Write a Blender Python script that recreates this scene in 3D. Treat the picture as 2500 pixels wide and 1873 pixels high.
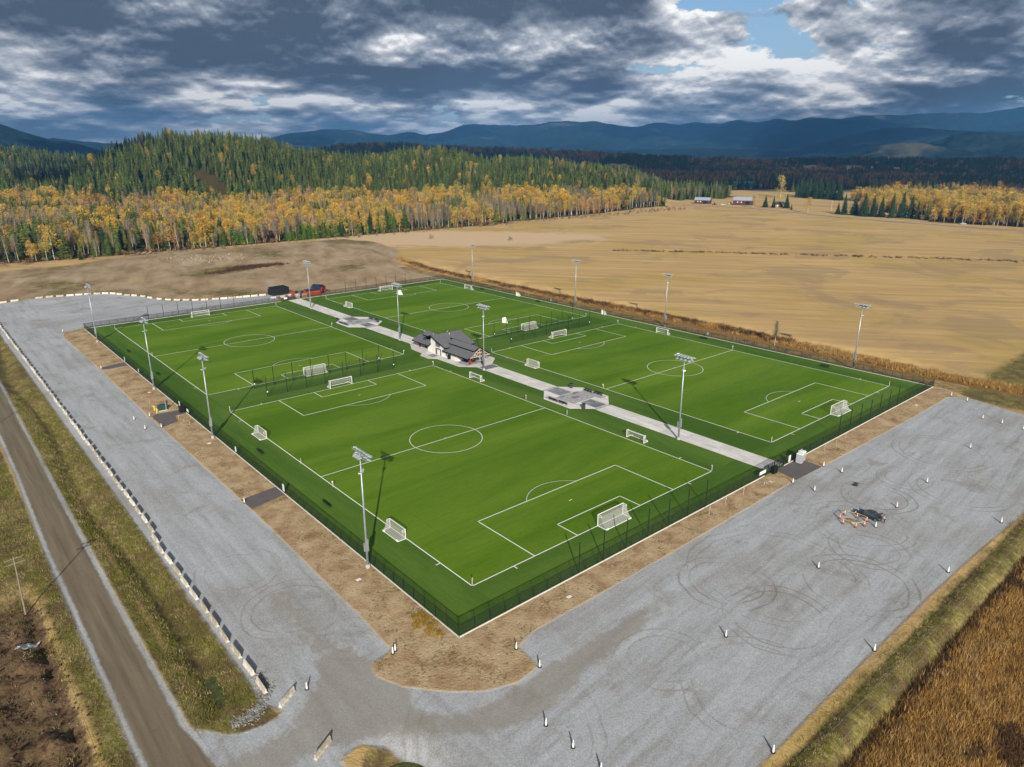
import bpy, math, random
import numpy as np
from mathutils import Vector, Matrix, Euler
HAZE = 1.05e-4
R = math.radians
random.seed(7); rng = np.random.default_rng(11)
for o in list(bpy.data.objects): bpy.data.objects.remove(o)
SC = bpy.context.scene
COL = SC.collection

# ------------------------------------------------------------------ camera, sky, sun, exposure
CAM = (-61.56, -81.63, 68.96)
AZ, PITCH, FPX = 49.254, 18.113, 1730.997          # heading, tilt, focal length in px of the 2500 px wide photograph
cd = bpy.data.cameras.new('camera'); cam = bpy.data.objects.new('camera', cd); COL.objects.link(cam)
cam.location = CAM; cam.rotation_euler = (R(90 - PITCH), 0, R(AZ - 90))
cd.sensor_width = 36; cd.sensor_fit = 'HORIZONTAL'; cd.lens = 36 * FPX / 2500; cd.clip_start = 0.5; cd.clip_end = 60000
SC.camera = cam
SUN_EL = 24.3; SHADOW_AZ = 55.2                       # shadows run towards azimuth 55.2 deg, 2.2 m per metre of height
SX, SY = 2.215 * math.cos(R(SHADOW_AZ)), 2.215 * math.sin(R(SHADOW_AZ))
sd = bpy.data.lights.new('sun', 'SUN'); sun = bpy.data.objects.new('sun', sd); COL.objects.link(sun)
sd.energy = 5.0; sd.angle = R(0.5); sd.color = (1.0, 0.93, 0.82)
sun.rotation_euler = Vector((SX, SY, -1)).to_track_quat('-Z', 'Y').to_euler(); sun.location = (-200, -300, 200)
SC.view_settings.view_transform = 'Standard'; SC.view_settings.look = 'None'
SC.view_settings.exposure = 0.40; SC.view_settings.gamma = 1.0; SC.view_settings.use_curve_mapping = False

class NT:
    """small node-graph helper"""
    def __init__(s, tree): s.t = tree; s.n = tree.nodes; s.l = tree.links
    def new(s, typ, **kw):
        n = s.n.new(typ)
        for k, v in kw.items(): setattr(n, k, v)
        return n
    def inp(s, sock, v):
        if isinstance(v, bpy.types.NodeSocket): s.l.new(v, sock)
        elif v is not None:
            if hasattr(sock, 'default_value'):
                dv = sock.default_value
                if hasattr(dv, '__len__') and not hasattr(v, '__len__'): v = [v] * len(dv)
                elif hasattr(dv, '__len__') and len(dv) == 4 and len(v) == 3: v = (*v, 1)
                sock.default_value = v
    def m(s, op, a, b=None, c=None, clamp=False):
        n = s.new('ShaderNodeMath', operation=op, use_clamp=clamp)
        for i, v in enumerate((a, b, c)):
            if v is not None: s.inp(n.inputs[i], v)
        return n.outputs[0]
    def vm(s, op, a, b=None, scale=None):
        n = s.new('ShaderNodeVectorMath', operation=op)
        s.inp(n.inputs[0], a)
        if b is not None: s.inp(n.inputs[1], b)
        if scale is not None: s.inp(n.inputs['Scale'], scale)
        return n.outputs['Value'] if op in ('LENGTH', 'DISTANCE', 'DOT_PRODUCT') else n.outputs[0]
    def mix(s, f, a, b, mode='MIX'):
        n = s.new('ShaderNodeMix', data_type='RGBA', blend_type=mode, clamp_factor=True)
        s.inp(n.inputs[0], f); s.inp(n.inputs[6], a); s.inp(n.inputs[7], b); return n.outputs[2]
    def mixf(s, f, a, b):
        n = s.new('ShaderNodeMix', data_type='FLOAT'); s.inp(n.inputs[0], f); s.inp(n.inputs[2], a); s.inp(n.inputs[3], b); return n.outputs[0]
    def noise(s, vec, scale=1, detail=4, rough=.5, dist=0, lac=2.0):
        n = s.new('ShaderNodeTexNoise'); s.inp(n.inputs['Vector'], vec); s.inp(n.inputs['Scale'], scale)
        s.inp(n.inputs['Detail'], detail); s.inp(n.inputs['Roughness'], rough); s.inp(n.inputs['Distortion'], dist); s.inp(n.inputs['Lacunarity'], lac)
        return n.outputs[0]
    def ridged(s, vec, scale=1, detail=4, rough=.5, off=.9, gain=2.0):
        n = s.new('ShaderNodeTexNoise', noise_type='RIDGED_MULTIFRACTAL'); n.normalize = False; s.inp(n.inputs['Vector'], vec); s.inp(n.inputs['Scale'], scale)
        s.inp(n.inputs['Detail'], detail); s.inp(n.inputs['Roughness'], rough); s.inp(n.inputs['Offset'], off); s.inp(n.inputs['Gain'], gain); return n.outputs[0]
    def vor(s, vec, scale=1, feature='F1'):
        n = s.new('ShaderNodeTexVoronoi', feature=feature); s.inp(n.inputs['Vector'], vec); s.inp(n.inputs['Scale'], scale); return n
    def ramp(s, f, *st):
        n = s.new('ShaderNodeValToRGB'); s.inp(n.inputs[0], f); cr = n.color_ramp
        while len(cr.elements) < len(st): cr.elements.new(.5)
        for e, (p, c) in zip(cr.elements, st): e.position = p; e.color = (*c, 1) if hasattr(c, '__len__') else (c, c, c, 1)
        return n.outputs[0]
    def step(s, x, lo, hi):
        n = s.new('ShaderNodeMapRange', interpolation_type='SMOOTHSTEP'); s.inp(n.inputs[0], x); s.inp(n.inputs[1], lo); s.inp(n.inputs[2], hi); return n.outputs[0]
    def map(s, vec, loc=(0, 0, 0), rot=(0, 0, 0), sc=(1, 1, 1)):
        n = s.new('ShaderNodeMapping'); s.inp(n.inputs[0], vec); n.inputs[1].default_value = loc; n.inputs[2].default_value = rot   # turn first, then stretch
        return s.vm('MULTIPLY', n.outputs[0], tuple(sc))
    def attr(s, name): return s.new('ShaderNodeAttribute', attribute_name=name).outputs['Fac']
    def xyz(s, v): n = s.new('ShaderNodeSeparateXYZ'); s.inp(n.inputs[0], v); return n.outputs
    def comb(s, x, y, z): n = s.new('ShaderNodeCombineXYZ'); s.inp(n.inputs[0], x); s.inp(n.inputs[1], y); s.inp(n.inputs[2], z); return n.outputs[0]
    def pos(s): return s.new('ShaderNodeNewGeometry').outputs['Position']
    def obj(s): return s.new('ShaderNodeTexCoord').outputs['Object']
    def rnd(s): return s.new('ShaderNodeObjectInfo').outputs['Random']

SKY_BLOBS = [(65.3, 7.64, 20.2, 3.67, 0.09), (55.4, 4.07, 14.0, 2.0, 0.05), (43.8, 3.79, 2.5, 0.8, 0.16), (18.8, 4.26, 11.0, 4.33, 0.11), (77.9, 1.05, 13.3, 0.83, 0.02), (41.8, 7.08, 16.8, 2.67, 0.09), (49.3, 2.37, 30.0, 0.6, 0.05), (30.4, 7.4, 2.4, 1.67, -0.17), (28.7, 5.92, 2.3, 1.67, -0.13), (33.4, 9.72, 5.4, 0.47, -0.16), (28.4, 3.69, 3.0, 1.0, -0.16), (37.6, 5.79, 5.7, 0.73, -0.17), (41.7, 6.27, 2.7, 0.67, -0.1), (64.0, 3.54, 5.0, 0.53, -0.16), (68.0, 3.01, 2.3, 0.53, -0.1), (81.1, 3.84, 2.0, 0.53, -0.1), (61.2, 2.32, 5.7, 0.27, -0.12), (68.7, 2.1, 2.7, 0.4, -0.12), (80.4, 7.61, 2.4, 0.47, -0.12), (73.3, 3.48, 3.0, 0.47, -0.16), (77.6, 2.8, 4.0, 0.4, -0.12), (52.9, 3.37, 2.3, 0.33, -0.1), (23.2, 6.42, 2.0, 1.0, -0.1)]
SKY_LIGHT = [(44.7, 4.22, 11.0, 1.17, 0.32), (79.0, 5.25, 5.4, 2.0, 0.28), (48.6, 4.23, 5.7, 1.17, 0.16), (69.1, 7.35, 2.0, 1.33, 0.15), (62.5, 8.52, 20.2, 2.67, -0.14), (56.6, 2.92, 5.0, 0.67, 0.14), (55.3, 7.37, 5.0, 1.67, 0.1), (18.9, 4.74, 10.0, 4.67, -0.1), (37.5, 8.3, 8.4, 2.0, 0.16), (29.9, 2.23, 15.0, 0.73, 0.16), (53.9, 2.94, 30.0, 0.73, 0.1), (76.5, 2.11, 14.0, 1.13, 0.26), (27.5, 4.84, 6.7, 2.0, 0.12)]
# ---- world: Nishita sky with broken cloud in front of it
wd = bpy.data.worlds.new('World'); SC.world = wd; wd.use_nodes = True
g = NT(wd.node_tree); g.n.clear()
d0 = g.new('ShaderNodeTexCoord').outputs['Generated']
sky = g.new('ShaderNodeTexSky', sky_type='NISHITA', sun_disc=False, sun_elevation=R(SUN_EL), sun_rotation=R(90 - (SHADOW_AZ + 180)))
sx_, sy_, sz_ = g.xyz(d0)
zc = g.m('MAXIMUM', sz_, 0.0)
az_ = g.m('ARCTAN2', sy_, sx_)
hl = g.m('SQRT', g.m('ADD', g.m('MULTIPLY', sx_, sx_), g.m('MULTIPLY', sy_, sy_)))
ca_, sa_ = g.m('DIVIDE', sx_, hl), g.m('DIVIDE', sy_, hl)
def plane_pt(lift, k):
    # cloud layer seen at a slant: finer and flatter towards the horizon
    h = g.m('MULTIPLY', g.m('LOGARITHM', g.m('ADD', g.m('ADD', zc, lift), .05), math.e), 2.5)
    return g.vm('SCALE', g.comb(g.m('MULTIPLY', ca_, 6.5), g.m('MULTIPLY', sa_, 6.5), h), scale=k)
def blob(u, v, su, sv, amp):
    # u, v: a spot of sky given by azimuth and height (deg), converted from the photograph
    q = g.m('ADD', g.m('POWER', g.m('DIVIDE', g.m('SUBTRACT', az_, R(u)), R(su)), 2), g.m('POWER', g.m('DIVIDE', g.m('SUBTRACT', zc, math.sin(R(v))), math.sin(R(sv))), 2))
    return g.m('MULTIPLY', g.m('EXPONENT', g.m('MULTIPLY', q, -1)), amp)
def addall(*a):
    r = a[0]
    for b in a[1:]: r = g.m('ADD', r, b)
    return r
layout_ = addall(*[blob(*b) for b in SKY_BLOBS])
SK = .85
p1 = plane_pt(0, SK); p2 = plane_pt(.007, SK); p3 = plane_pt(.030, SK)
D1 = g.noise(p1, 1, 11, .55, .08); D2 = g.noise(p2, 1, 11, .55, .08); D3 = g.noise(p3, 1, 2, .5, .1)
# heaped cloud tops: the valleys of a ridged noise read as rounded cauliflower heads
r1 = g.ridged(plane_pt(0, 1), 2.0, 7, .55); r2 = g.ridged(plane_pt(.005, 1), 2.0, 6, .52)
b1 = g.m('SUBTRACT', .55, g.m('MULTIPLY', r1, .30)); b2 = g.m('SUBTRACT', .55, g.m('MULTIPLY', r2, .30))
dens = g.m('ADD', g.m('ADD', D1, layout_), g.m('MULTIPLY', b1, .20))
cover = g.step(dens, .425, .465)
edge = g.m('ADD', g.m('MULTIPLY', g.m('SUBTRACT', D1, D2), 4.5), g.m('MULTIPLY', g.m('SUBTRACT', b1, b2), 1.1))
edge2 = g.m('MULTIPLY', g.m('SUBTRACT', D1, D3), 2.6)
thick = g.step(dens, .46, .70)
lit = g.m('ADD', g.m('SUBTRACT', g.m('ADD', g.m('ADD', .665, edge), edge2), g.m('MULTIPLY', thick, .46)), addall(*[blob(*b) for b in SKY_LIGHT]), clamp=True)
ccol = g.ramp(lit, (0, (.068, .088, .122)), (.22, (.118, .145, .190)), (.48, (.24, .27, .32)), (.74, (.50, .52, .56)), (1, (.95, .94, .92)))
blue = g.mix(g.step(zc, 0, .30), (.40, .62, .84), (.12, .34, .72))
skyc = g.mix(.5, blue, g.vm('SCALE', sky.outputs[0], scale=.075))
col = g.mix(cover, skyc, ccol)
low = g.m('MULTIPLY', g.step(zc, .06, 0.0), .25)
col = g.mix(low, col, (.34, .48, .64))
bg = g.new('ShaderNodeBackground'); g.inp(bg.inputs[0], g.vm('SCALE', col, scale=10.0)); bg.inputs[1].default_value = 0.1
wo = g.new('ShaderNodeOutputWorld'); g.l.new(bg.outputs[0], wo.inputs[0])

# ------------------------------------------------------------------ materials
MATS = {}
def mat(name, build=None, color=(.5, .5, .5), rough=.8, metal=0, spec=.3, var=0, vscale=3, alpha=1, bump=0, bscale=20):
    if name in MATS: return MATS[name]
    m = bpy.data.materials.new(name); m.use_nodes = True; t = NT(m.node_tree); t.n.clear(); MATS[name] = m
    p = t.new('ShaderNodeBsdfPrincipled'); o = t.new('ShaderNodeOutputMaterial'); t.l.new(p.outputs[0], o.inputs[0])
    p.inputs['Roughness'].default_value = rough; p.inputs['Metallic'].default_value = metal; p.inputs['Specular IOR Level'].default_value = spec
    p.inputs['Alpha'].default_value = alpha
    if build: build(t, p)
    elif var:
        n = t.noise(t.obj(), vscale, 5, .6)
        c = t.mix(t.m('MULTIPLY', t.step(n, .3, .7), 1), tuple(x * (1 - var) for x in color), tuple(min(1, x * (1 + var)) for x in color)); t.inp(p.inputs['Base Color'], c)
    else: p.inputs['Base Color'].default_value = (*color, 1)
    if bump:
        b = t.new('ShaderNodeBump'); b.inputs['Strength'].default_value = bump; b.inputs['Distance'].default_value = .02
        t.inp(b.inputs['Height'], t.noise(t.obj(), bscale, 4)); t.l.new(b.outputs[0], p.inputs['Normal'])
    return m

# ------------------------------------------------------------------ mesh + object helpers
class MB:
    def __init__(s): s.v = []; s.f = []
    def add(s, vs, fs):
        k = len(s.v); s.v += [tuple(v) for v in vs]; s.f += [tuple(i + k for i in f) for f in fs]; return s
    def box(s, c, d, rz=0, taper=1):
        x, y, z = c; a, b, h = d[0] / 2, d[1] / 2, d[2] / 2; cs, sn = math.cos(rz), math.sin(rz); vs = []
        for zz, t in ((-h, 1), (h, taper)):
            for px, py in ((-a, -b), (a, -b), (a, b), (-a, b)):
                px *= t; py *= t; vs.append((x + px * cs - py * sn, y + px * sn + py * cs, z + zz))
        return s.add(vs, [(3, 2, 1, 0), (4, 5, 6, 7), (0, 1, 5, 4), (1, 2, 6, 5), (2, 3, 7, 6), (3, 0, 4, 7)])
    def tube(s, p, q, r1, r2=None, n=6, cap=True):
        r2 = r1 if r2 is None else r2; p, q = Vector(p), Vector(q); d = (q - p).normalized()
        a = d.orthogonal().normalized(); b = d.cross(a); vs = []
        for c, r in ((p, r1), (q, r2)):
            for i in range(n): t = 2 * math.pi * i / n; vs.append(c + a * (r * math.cos(t)) + b * (r * math.sin(t)))
        fs = [(i, (i + 1) % n, n + (i + 1) % n, n + i) for i in range(n)]
        if cap: fs += [tuple(range(n - 1, -1, -1)), tuple(range(n, 2 * n))]
        return s.add(vs, fs)
    def path(s, pts, r, n=6):
        for a, b in zip(pts, pts[1:]): s.tube(a, b, r, n=n)
        return s
    def quad(s, a, b, c, d): return s.add([a, b, c, d], [(0, 1, 2, 3)])
    def prism(s, poly, z0, z1):
        n = len(poly); vs = [(x, y, z0) for x, y in poly] + [(x, y, z1) for x, y in poly]
        return s.add(vs, [tuple(range(n - 1, -1, -1)), tuple(range(n, 2 * n))] + [(i, (i + 1) % n, n + (i + 1) % n, n + i) for i in range(n)])
    def slab(s, pts, t):
        """planar polygon pts thickened downwards by t"""
        n = len(pts); vs = [tuple(p) for p in pts] + [(p[0], p[1], p[2] - t) for p in pts]
        return s.add(vs, [tuple(range(n)), tuple(range(2 * n - 1, n - 1, -1))] + [(i, n + i, n + (i + 1) % n, (i + 1) % n) for i in range(n)])
    def lathe(s, prof, c=(0, 0, 0), n=10):
        vs = []; m = len(prof)
        for i in range(n):
            t = 2 * math.pi * i / n
            for r, z in prof: vs.append((c[0] + r * math.cos(t), c[1] + r * math.sin(t), c[2] + z))
        fs = [(i * m + j, ((i + 1) % n) * m + j, ((i + 1) % n) * m + j + 1, i * m + j + 1) for i in range(n) for j in range(m - 1)]
        fs += [tuple(i * m for i in range(n - 1, -1, -1)), tuple(i * m + m - 1 for i in range(n))]
        return s.add(vs, fs)
    def mesh(s, name, m, smooth=False):
        me = bpy.data.meshes.new(name); me.from_pydata(s.v, [], s.f); me.materials.append(m)
        if smooth: me.shade_smooth()
        return me
    def ob(s, name, m, parent=None, loc=(0, 0, 0), rz=0, smooth=False): return link(name, s.mesh(name, m, smooth), parent, loc, rz)
def link(name, data, parent=None, loc=(0, 0, 0), rz=0):
    o = bpy.data.objects.new(name, data); COL.objects.link(o); o.location = loc; o.rotation_euler = (0, 0, rz)
    if parent: o.parent = parent
    return o
def tag(o, label=None, cat=None, group=None, kind=None):
    if label: o['label'] = label
    if cat: o['category'] = cat
    if group: o['group'] = group
    if kind: o['kind'] = kind
    return o
def thing(name, label, cat, loc=(0, 0, 0), rz=0, group=None): return tag(link(name, None, None, loc, rz), label, cat, group)
def dup(root, loc, rz=0, label=None, group=None, sc=None):
    r = root.copy(); COL.objects.link(r); r.location = loc; r.rotation_euler = (0, 0, rz)
    if sc is not None: r.scale = (sc, sc, sc) if not hasattr(sc, '__len__') else sc
    if label: r['label'] = label
    if group: r['group'] = group
    for ch in root.children:
        c = ch.copy(); COL.objects.link(c); c.parent = r
        for q in ch.children: e = q.copy(); COL.objects.link(e); e.parent = c
    return r
class Proto:
    """first placement moves the built thing itself, later ones are copies"""
    def __init__(s, root): s.root = root; s.used = False
    def put(s, loc, rz=0, label=None, group=None, sc=None):
        if s.used: return dup(s.root, loc, rz, label, group, sc)
        s.used = True; r = s.root; r.location = loc; r.rotation_euler = (0, 0, rz)
        if sc is not None: r.scale = (sc, sc, sc) if not hasattr(sc, '__len__') else sc
        if label: r['label'] = label
        if group: r['group'] = group
        return r

# ------------------------------------------------------------------ terrain
def vnoise(x, y, seed=0):
    x = np.asarray(x, float); y = np.asarray(y, float); xi = np.floor(x).astype(np.int64); yi = np.floor(y).astype(np.int64); fx, fy = x - xi, y - yi
    fx = fx * fx * (3 - 2 * fx); fy = fy * fy * (3 - 2 * fy)
    def h(a, b):
        n = (a * 374761393 + b * 668265263 + seed * 974634777) & 0x7fffffff; n = ((n ^ (n >> 13)) * 1274126177) & 0x7fffffff; n = n ^ (n >> 16); return (n & 0xffff) / 65535.0
    return (h(xi, yi) * (1 - fx) + h(xi + 1, yi) * fx) * (1 - fy) + (h(xi, yi + 1) * (1 - fx) + h(xi + 1, yi + 1) * fx) * fy
def fbm(x, y, s, o=4, seed=0):
    r = 0; a = .5
    for i in range(o): r = r + a * vnoise(np.asarray(x) / s, np.asarray(y) / s, seed + i); s *= .5; a *= .5
    return r / (1 - .5 ** o)
def sm(x, a, b): t = np.clip((np.asarray(x, float) - a) / (b - a), 0, 1); return t * t * (3 - 2 * t)
_p, _a = R(PITCH), R(AZ)
FW = np.array([math.cos(_p) * math.cos(_a), math.cos(_p) * math.sin(_a), -math.sin(_p)]); RT = np.array([math.sin(_a), -math.cos(_a), 0]); UP = np.cross(RT, FW)
def ray(u, v):
    """unit-ish direction of the place seen at (u, v) of the 2500 x 1873 photograph: used to survey skylines into azimuth + rise"""
    d = FW + RT * ((u - 1250) / FPX) + UP * ((936.5 - v) / FPX); h = math.hypot(d[0], d[1]); return math.atan2(d[1], d[0]), d[2] / h
def on_ground(u, v, z=0):
    d = FW + RT * ((u - 1250) / FPX) + UP * ((936.5 - v) / FPX); t = (z - CAM[2]) / d[2]; return CAM[0] + d[0] * t, CAM[1] + d[1] * t
def skyline(tab):
    a = sorted(ray(u, v) for u, v in tab); return np.array([q[0] for q in a]), np.array([q[1] for q in a])
RIDGES = [  # skyline, crest distance, foot distance, back width, tree height, sharpness
 (skyline([(-500, 420), (-200, 415), (120, 405), (170, 385), (200, 364), (241, 352), (287, 334), (320, 323), (370, 305), (404, 298), (453, 306), (502, 303), (566, 307), (641, 320), (698, 337), (754, 350), (833, 361), (946, 359), (984, 349), (1059, 347), (1090, 343), (1127, 350), (1191, 373), (1259, 368), (1342, 374), (1437, 382), (1550, 400), (1620, 430), (1700, 452), (3000, 475)]), 1250, 860, 500, 27),
 (skyline([(-500, 335), (0, 343), (60, 345), (128, 359), (196, 364), (300, 380), (420, 410), (3000, 470)]), 1950, 1550, 600, 27),
 (skyline([(-500, 400), (650, 400), (740, 366), (833, 347), (946, 343), (1059, 349), (1146, 352), (1320, 359), (1470, 367), (1590, 374), (1700, 381), (3000, 385)]), 2700, 2300, 600, 24),
]
def polar(x, y): dx = np.asarray(x) - CAM[0]; dy = np.asarray(y) - CAM[1]; return np.arctan2(dy, dx), np.hypot(dx, dy)
def hills(x, y):
    az, d = polar(x, y); z = np.zeros_like(d)
    for (ta, ts), D, F, B, th in RIDGES:
        top = np.maximum(CAM[2] + D * np.interp(az, ta, ts) - th, 0)
        w = np.where(d < D, sm(d, F, D) , 1 - sm(d, D, D + B)); z = np.maximum(z, top * w)
    return np.maximum(0, z + (fbm(x, y, 110, 4, 3) - .5) * np.minimum(z, 30) * .5 * (1 - .8 * np.exp(-((d - 1250) / 90) ** 2)))
def ditch(x, c, w, dep): return -dep * np.exp(-((x - c) / w) ** 2)
def height(x, y):
    x = np.asarray(x, float); y = np.asarray(y, float)
    z = -.10 + (fbm(x, y, 7, 4, 1) - .5) * .10
    left = sm(y, -1.5, 3.5) * (1 - sm(y, 250, 262))
    e = (fbm(x, y, 2.2, 3, 21) - .5) * left * sm(-np.abs(x + 41), -4.2, -2.5)
    z = z + ditch(x, -41.2 + 1.2 * np.sin(y * .06), 2.0, 1.25) * left + e * .5
    lf = sm(-x, 52.4, 55)
    z = z + lf * (ditch(x, -57.2, .9, .9) * sm(-y, -42, -38) + (fbm(x, y, 3.2, 5, 5) - .5) * 1.3 * sm(-x, 53, 58) + np.maximum(fbm(x, y, 2.6, 4, 15) - .5, 0) * 4.5 * sm(-x, 55.5, 58.5) * (1 - sm(y, 28, 40)) + ditch(x, -60.5, 1.2, .5))
    rt = sm(-y, 51.0, 53) * sm(x, -40, -20)
    z = z + rt * ((fbm(x, y, 4, 4, 6) - .5) * .5 + ditch(-y, 53.0, .5, .35) + .35 * np.exp(-((-y - 54.6) / 1.2) ** 2) + ditch(-y, 57.2, .8, .9) - .5 * sm(-y, 56.5, 58))
    # excavated basin at the near bottom corner and soil heaps beyond the far lot
    z = z - 1.6 * np.exp(-(((x + 29) / 4.2) ** 2 + ((y + 25) / 5.5) ** 2) ** 1.6)
    far = sm(y, 262, 300) * (1 - sm(y, 440, 475)) * sm(x, -60, -10) * (1 - sm(x, 190, 230))
    z = z + far * ((fbm(x, y, 40, 4, 8) - .35) * 3.2 + np.maximum(fbm(x, y, 9, 3, 9) - .5, 0) * 5 * np.exp(-((x - 100) / 55) ** 2 - ((y - 400) / 25) ** 2))
    wd = sm(x, 181, 184) * (1 - sm(x, 196, 200)) * sm(y, -30, 0) * (1 - sm(y, 300, 330))
    z = z - wd * 1.2
    inside = ((x > -9.0) & (x < 172.0) & (y > -8.8) & (y < 248.2)); z = np.where(inside, -.3, z)
    return z + np.where(y > 300, hills(x, y), hills(x, y) * 0)

def sd_poly(x, y, P):
    """signed distance, positive inside"""
    P = np.array(P, float); Q = np.roll(P, -1, 0); best = np.full(x.shape, 1e18); ins = np.zeros(x.shape, bool)
    for (ax, ay), (bx, by) in zip(P, Q):
        ex, ey = bx - ax, by - ay; L = ex * ex + ey * ey + 1e-9; t = np.clip(((x - ax) * ex + (y - ay) * ey) / L, 0, 1)
        best = np.minimum(best, (x - ax - t * ex) ** 2 + (y - ay - t * ey) ** 2)
        c = ((ay > y) != (by > y)); xx = (bx - ax) * (y - ay) / (by - ay + 1e-12) + ax; ins ^= c & (x < xx)
    d = np.sqrt(best); return np.where(ins, d, -d)
GRAVEL = [(-37, 262), (-36.9, 5), (-37, -3), (-35.5, -6.2), (-38.6, -6.7), (-41.2, -6.2), (-42.8, -4.9), (-45.3, -1.5), (-45.6, -40), (-34, -40), (-33.6, -17.6), (-31, -17.3), (-28.6, -19.1), (-27.6, -22), (-26.3, -24), (-25, -27), (-22, -51.1), (0, -51.1), (23, -50.9), (55, -50.9), (75, -51.3), (98.7, -52.4), (140, -52), (157, -51.6), (161, -45), (164.8, -35), (169.3, -20.5), (165.8, -15.7), (140, -15.8), (97, -15.2), (78, -14.6), (-9.5, -15.3), (-9.5, -9), (-17.5, -9), (-17.6, 60), (-18.2, 130), (-18, 180), (-18.6, 236), (-17.2, 247.6), (-9.6, 248.5), (74, 250.5), (82, 268), (74, 268.7), (60, 271.2), (48, 275), (37, 283.5), (31.5, 292), (27, 302.7), (21.7, 310.3), (14, 320.6), (7, 325), (-.1, 328), (-8.6, 330), (-16, 331), (-26, 329), (-37, 327), (-60, 322), (-60, 270), (-45, 262)]
DIRT = [(-9.6, 247.6), (-17.2, 247.6), (-18.9, 236), (-17.6, 182), (-18.1, 134), (-18.4, 120), (-17.3, 110), (-17.5, 56), (-17.7, 33), (-18.1, 11), (-18, 6), (-18.6, -5), (-22.2, -5.5), (-23.2, -8), (-21.4, -12.3), (-17.2, -17.2), (-13.2, -20.5), (-8.8, -21.9), (-4.8, -21.3), (-4.4, -18.5), (-4.4, -16.5), (0, -15.2), (22, -15.3), (56, -14.9), (77, -14.6), (97, -15.2), (140, -15.8), (166, -15.7), (169.4, -20.4), (174, -12), (172.3, -8), (172, -7), (-8, -7), (-8, 247.6)]
ROAD = [(-52.2, -200), (-52.2, 20), (-52.3, 60), (-51.6, 100), (-51.3, 400), (-44.8, 400), (-44.8, 170), (-45.4, 90), (-45.7, 40), (-45.7, 0), (-45.2, -3), (-44.5, -9), (-44.5, -200)]
SOIL = [(-60, 262), (-45, 262), (-37, 262), (-60, 322), (-26, 329), (-8, 331), (14, 321), (27, 303), (37, 284), (48, 275.5), (82, 268.5), (74, 250.5), (120, 250), (172, 249.5), (178, 300), (200, 345), (220, 372), (232, 430), (222, 462), (170, 468), (90, 470), (53, 466), (27, 450), (-2, 446), (-30, 440), (-120, 420), (-140, 320)]
def axis(segs):
    out = [segs[0][0]]
    for a, b, s in segs:
        n = max(1, round((b - a) / s)); out += list(np.linspace(a, b, n + 1)[1:])
    return out
def geo(a, b, s, k=1.12):
    out = []; x = a; sg = 1 if b > a else -1
    while (b - x) * sg > 0: x += sg * s; s *= k; out.append(x)
    return out
XS = np.array(geo(-78, -4000, 3, 1.25)[::-1] + axis([(-78, 20, .8), (20, 200, 1.6), (200, 800, 7), (800, 3300, 25)]) + geo(3300, 26000, 60, 1.18))
YS = np.array(geo(-70, -6000, 3, 1.25)[::-1] + axis([(-70, 45, .8), (45, 345, 1.6), (345, 540, 5), (540, 1500, 13), (1500, 3300, 28)]) + geo(3300, 30000, 60, 1.18))
GX, GY = np.meshgrid(XS, YS); GZ = height(GX, GY); NX, NY = len(XS), len(YS)
SDG, SDD, SDR, SDS = (sd_poly(GX, GY, P) for P in (GRAVEL, DIRT, ROAD, SOIL)); SDG = np.minimum(SDG, -SDD)
def clamp1(a): return np.clip(a, -60, 60)
# grass/verge weight: ditches beside the road, berm right of the lot, patches of the soil area
_n1, _n2 = fbm(GX, GY, 6, 4, 31), fbm(GX, GY, 45, 4, 32)
GRASS = np.clip(sm(-np.abs(GX + 41), -5.6, -3.9) * (GY > -8) * (GY < 300), 0, 1)
GRASS = np.maximum(GRASS, sm(-GX, 51.4, 52.6) * .9 * (1 - .8 * sm(-GX, 54, 56) * (1 - sm(GY, 42, 56))))
GRASS = np.maximum(GRASS, sm(-GY, 51.5, 53.2) * (1 - sm(-GY, 56.8, 58)) * (GX > -30) * .8)
GRASS = np.maximum(GRASS, (sm(_n2, .42, .75) * .75) * (SDS > 0))
GRASS = np.maximum(GRASS, sm(-np.abs(GX - 176.3), -7.5, -3) * (GY > -40) * (GY < 300) * .6)
GRASS = np.maximum(GRASS, sm(GX, 164, 172) * sm(-GY, 10, 20) * (1 - sm(-GY, 56, 75)) * .95)
GRASS = np.maximum(GRASS, sm(-((GX + 28) / 6) ** 2 - ((GY + 26) / 8) ** 2, -1.3, -.9) * .7)
GRASS = np.maximum(GRASS, np.exp(-((GX - 40) / 90) ** 2) * sm(GX, 170, 190) * 0)
GRASS = GRASS * (1 - .95 * np.exp(-((GX + 43.6 + .35 * np.sin(GY * .21)) / .45) ** 2) * (GY > 2) * (GY < 110) * sm(_n1, .38, .52))
REED = np.maximum(sm(-GY, 57, 58.5) * (GX > -60), sm(-np.abs(GX - 188.5 - (GY < 0) * 0), -8, -4.5) * sm(GY, -60, -30) * (1 - sm(GY, 300, 320)))
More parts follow.
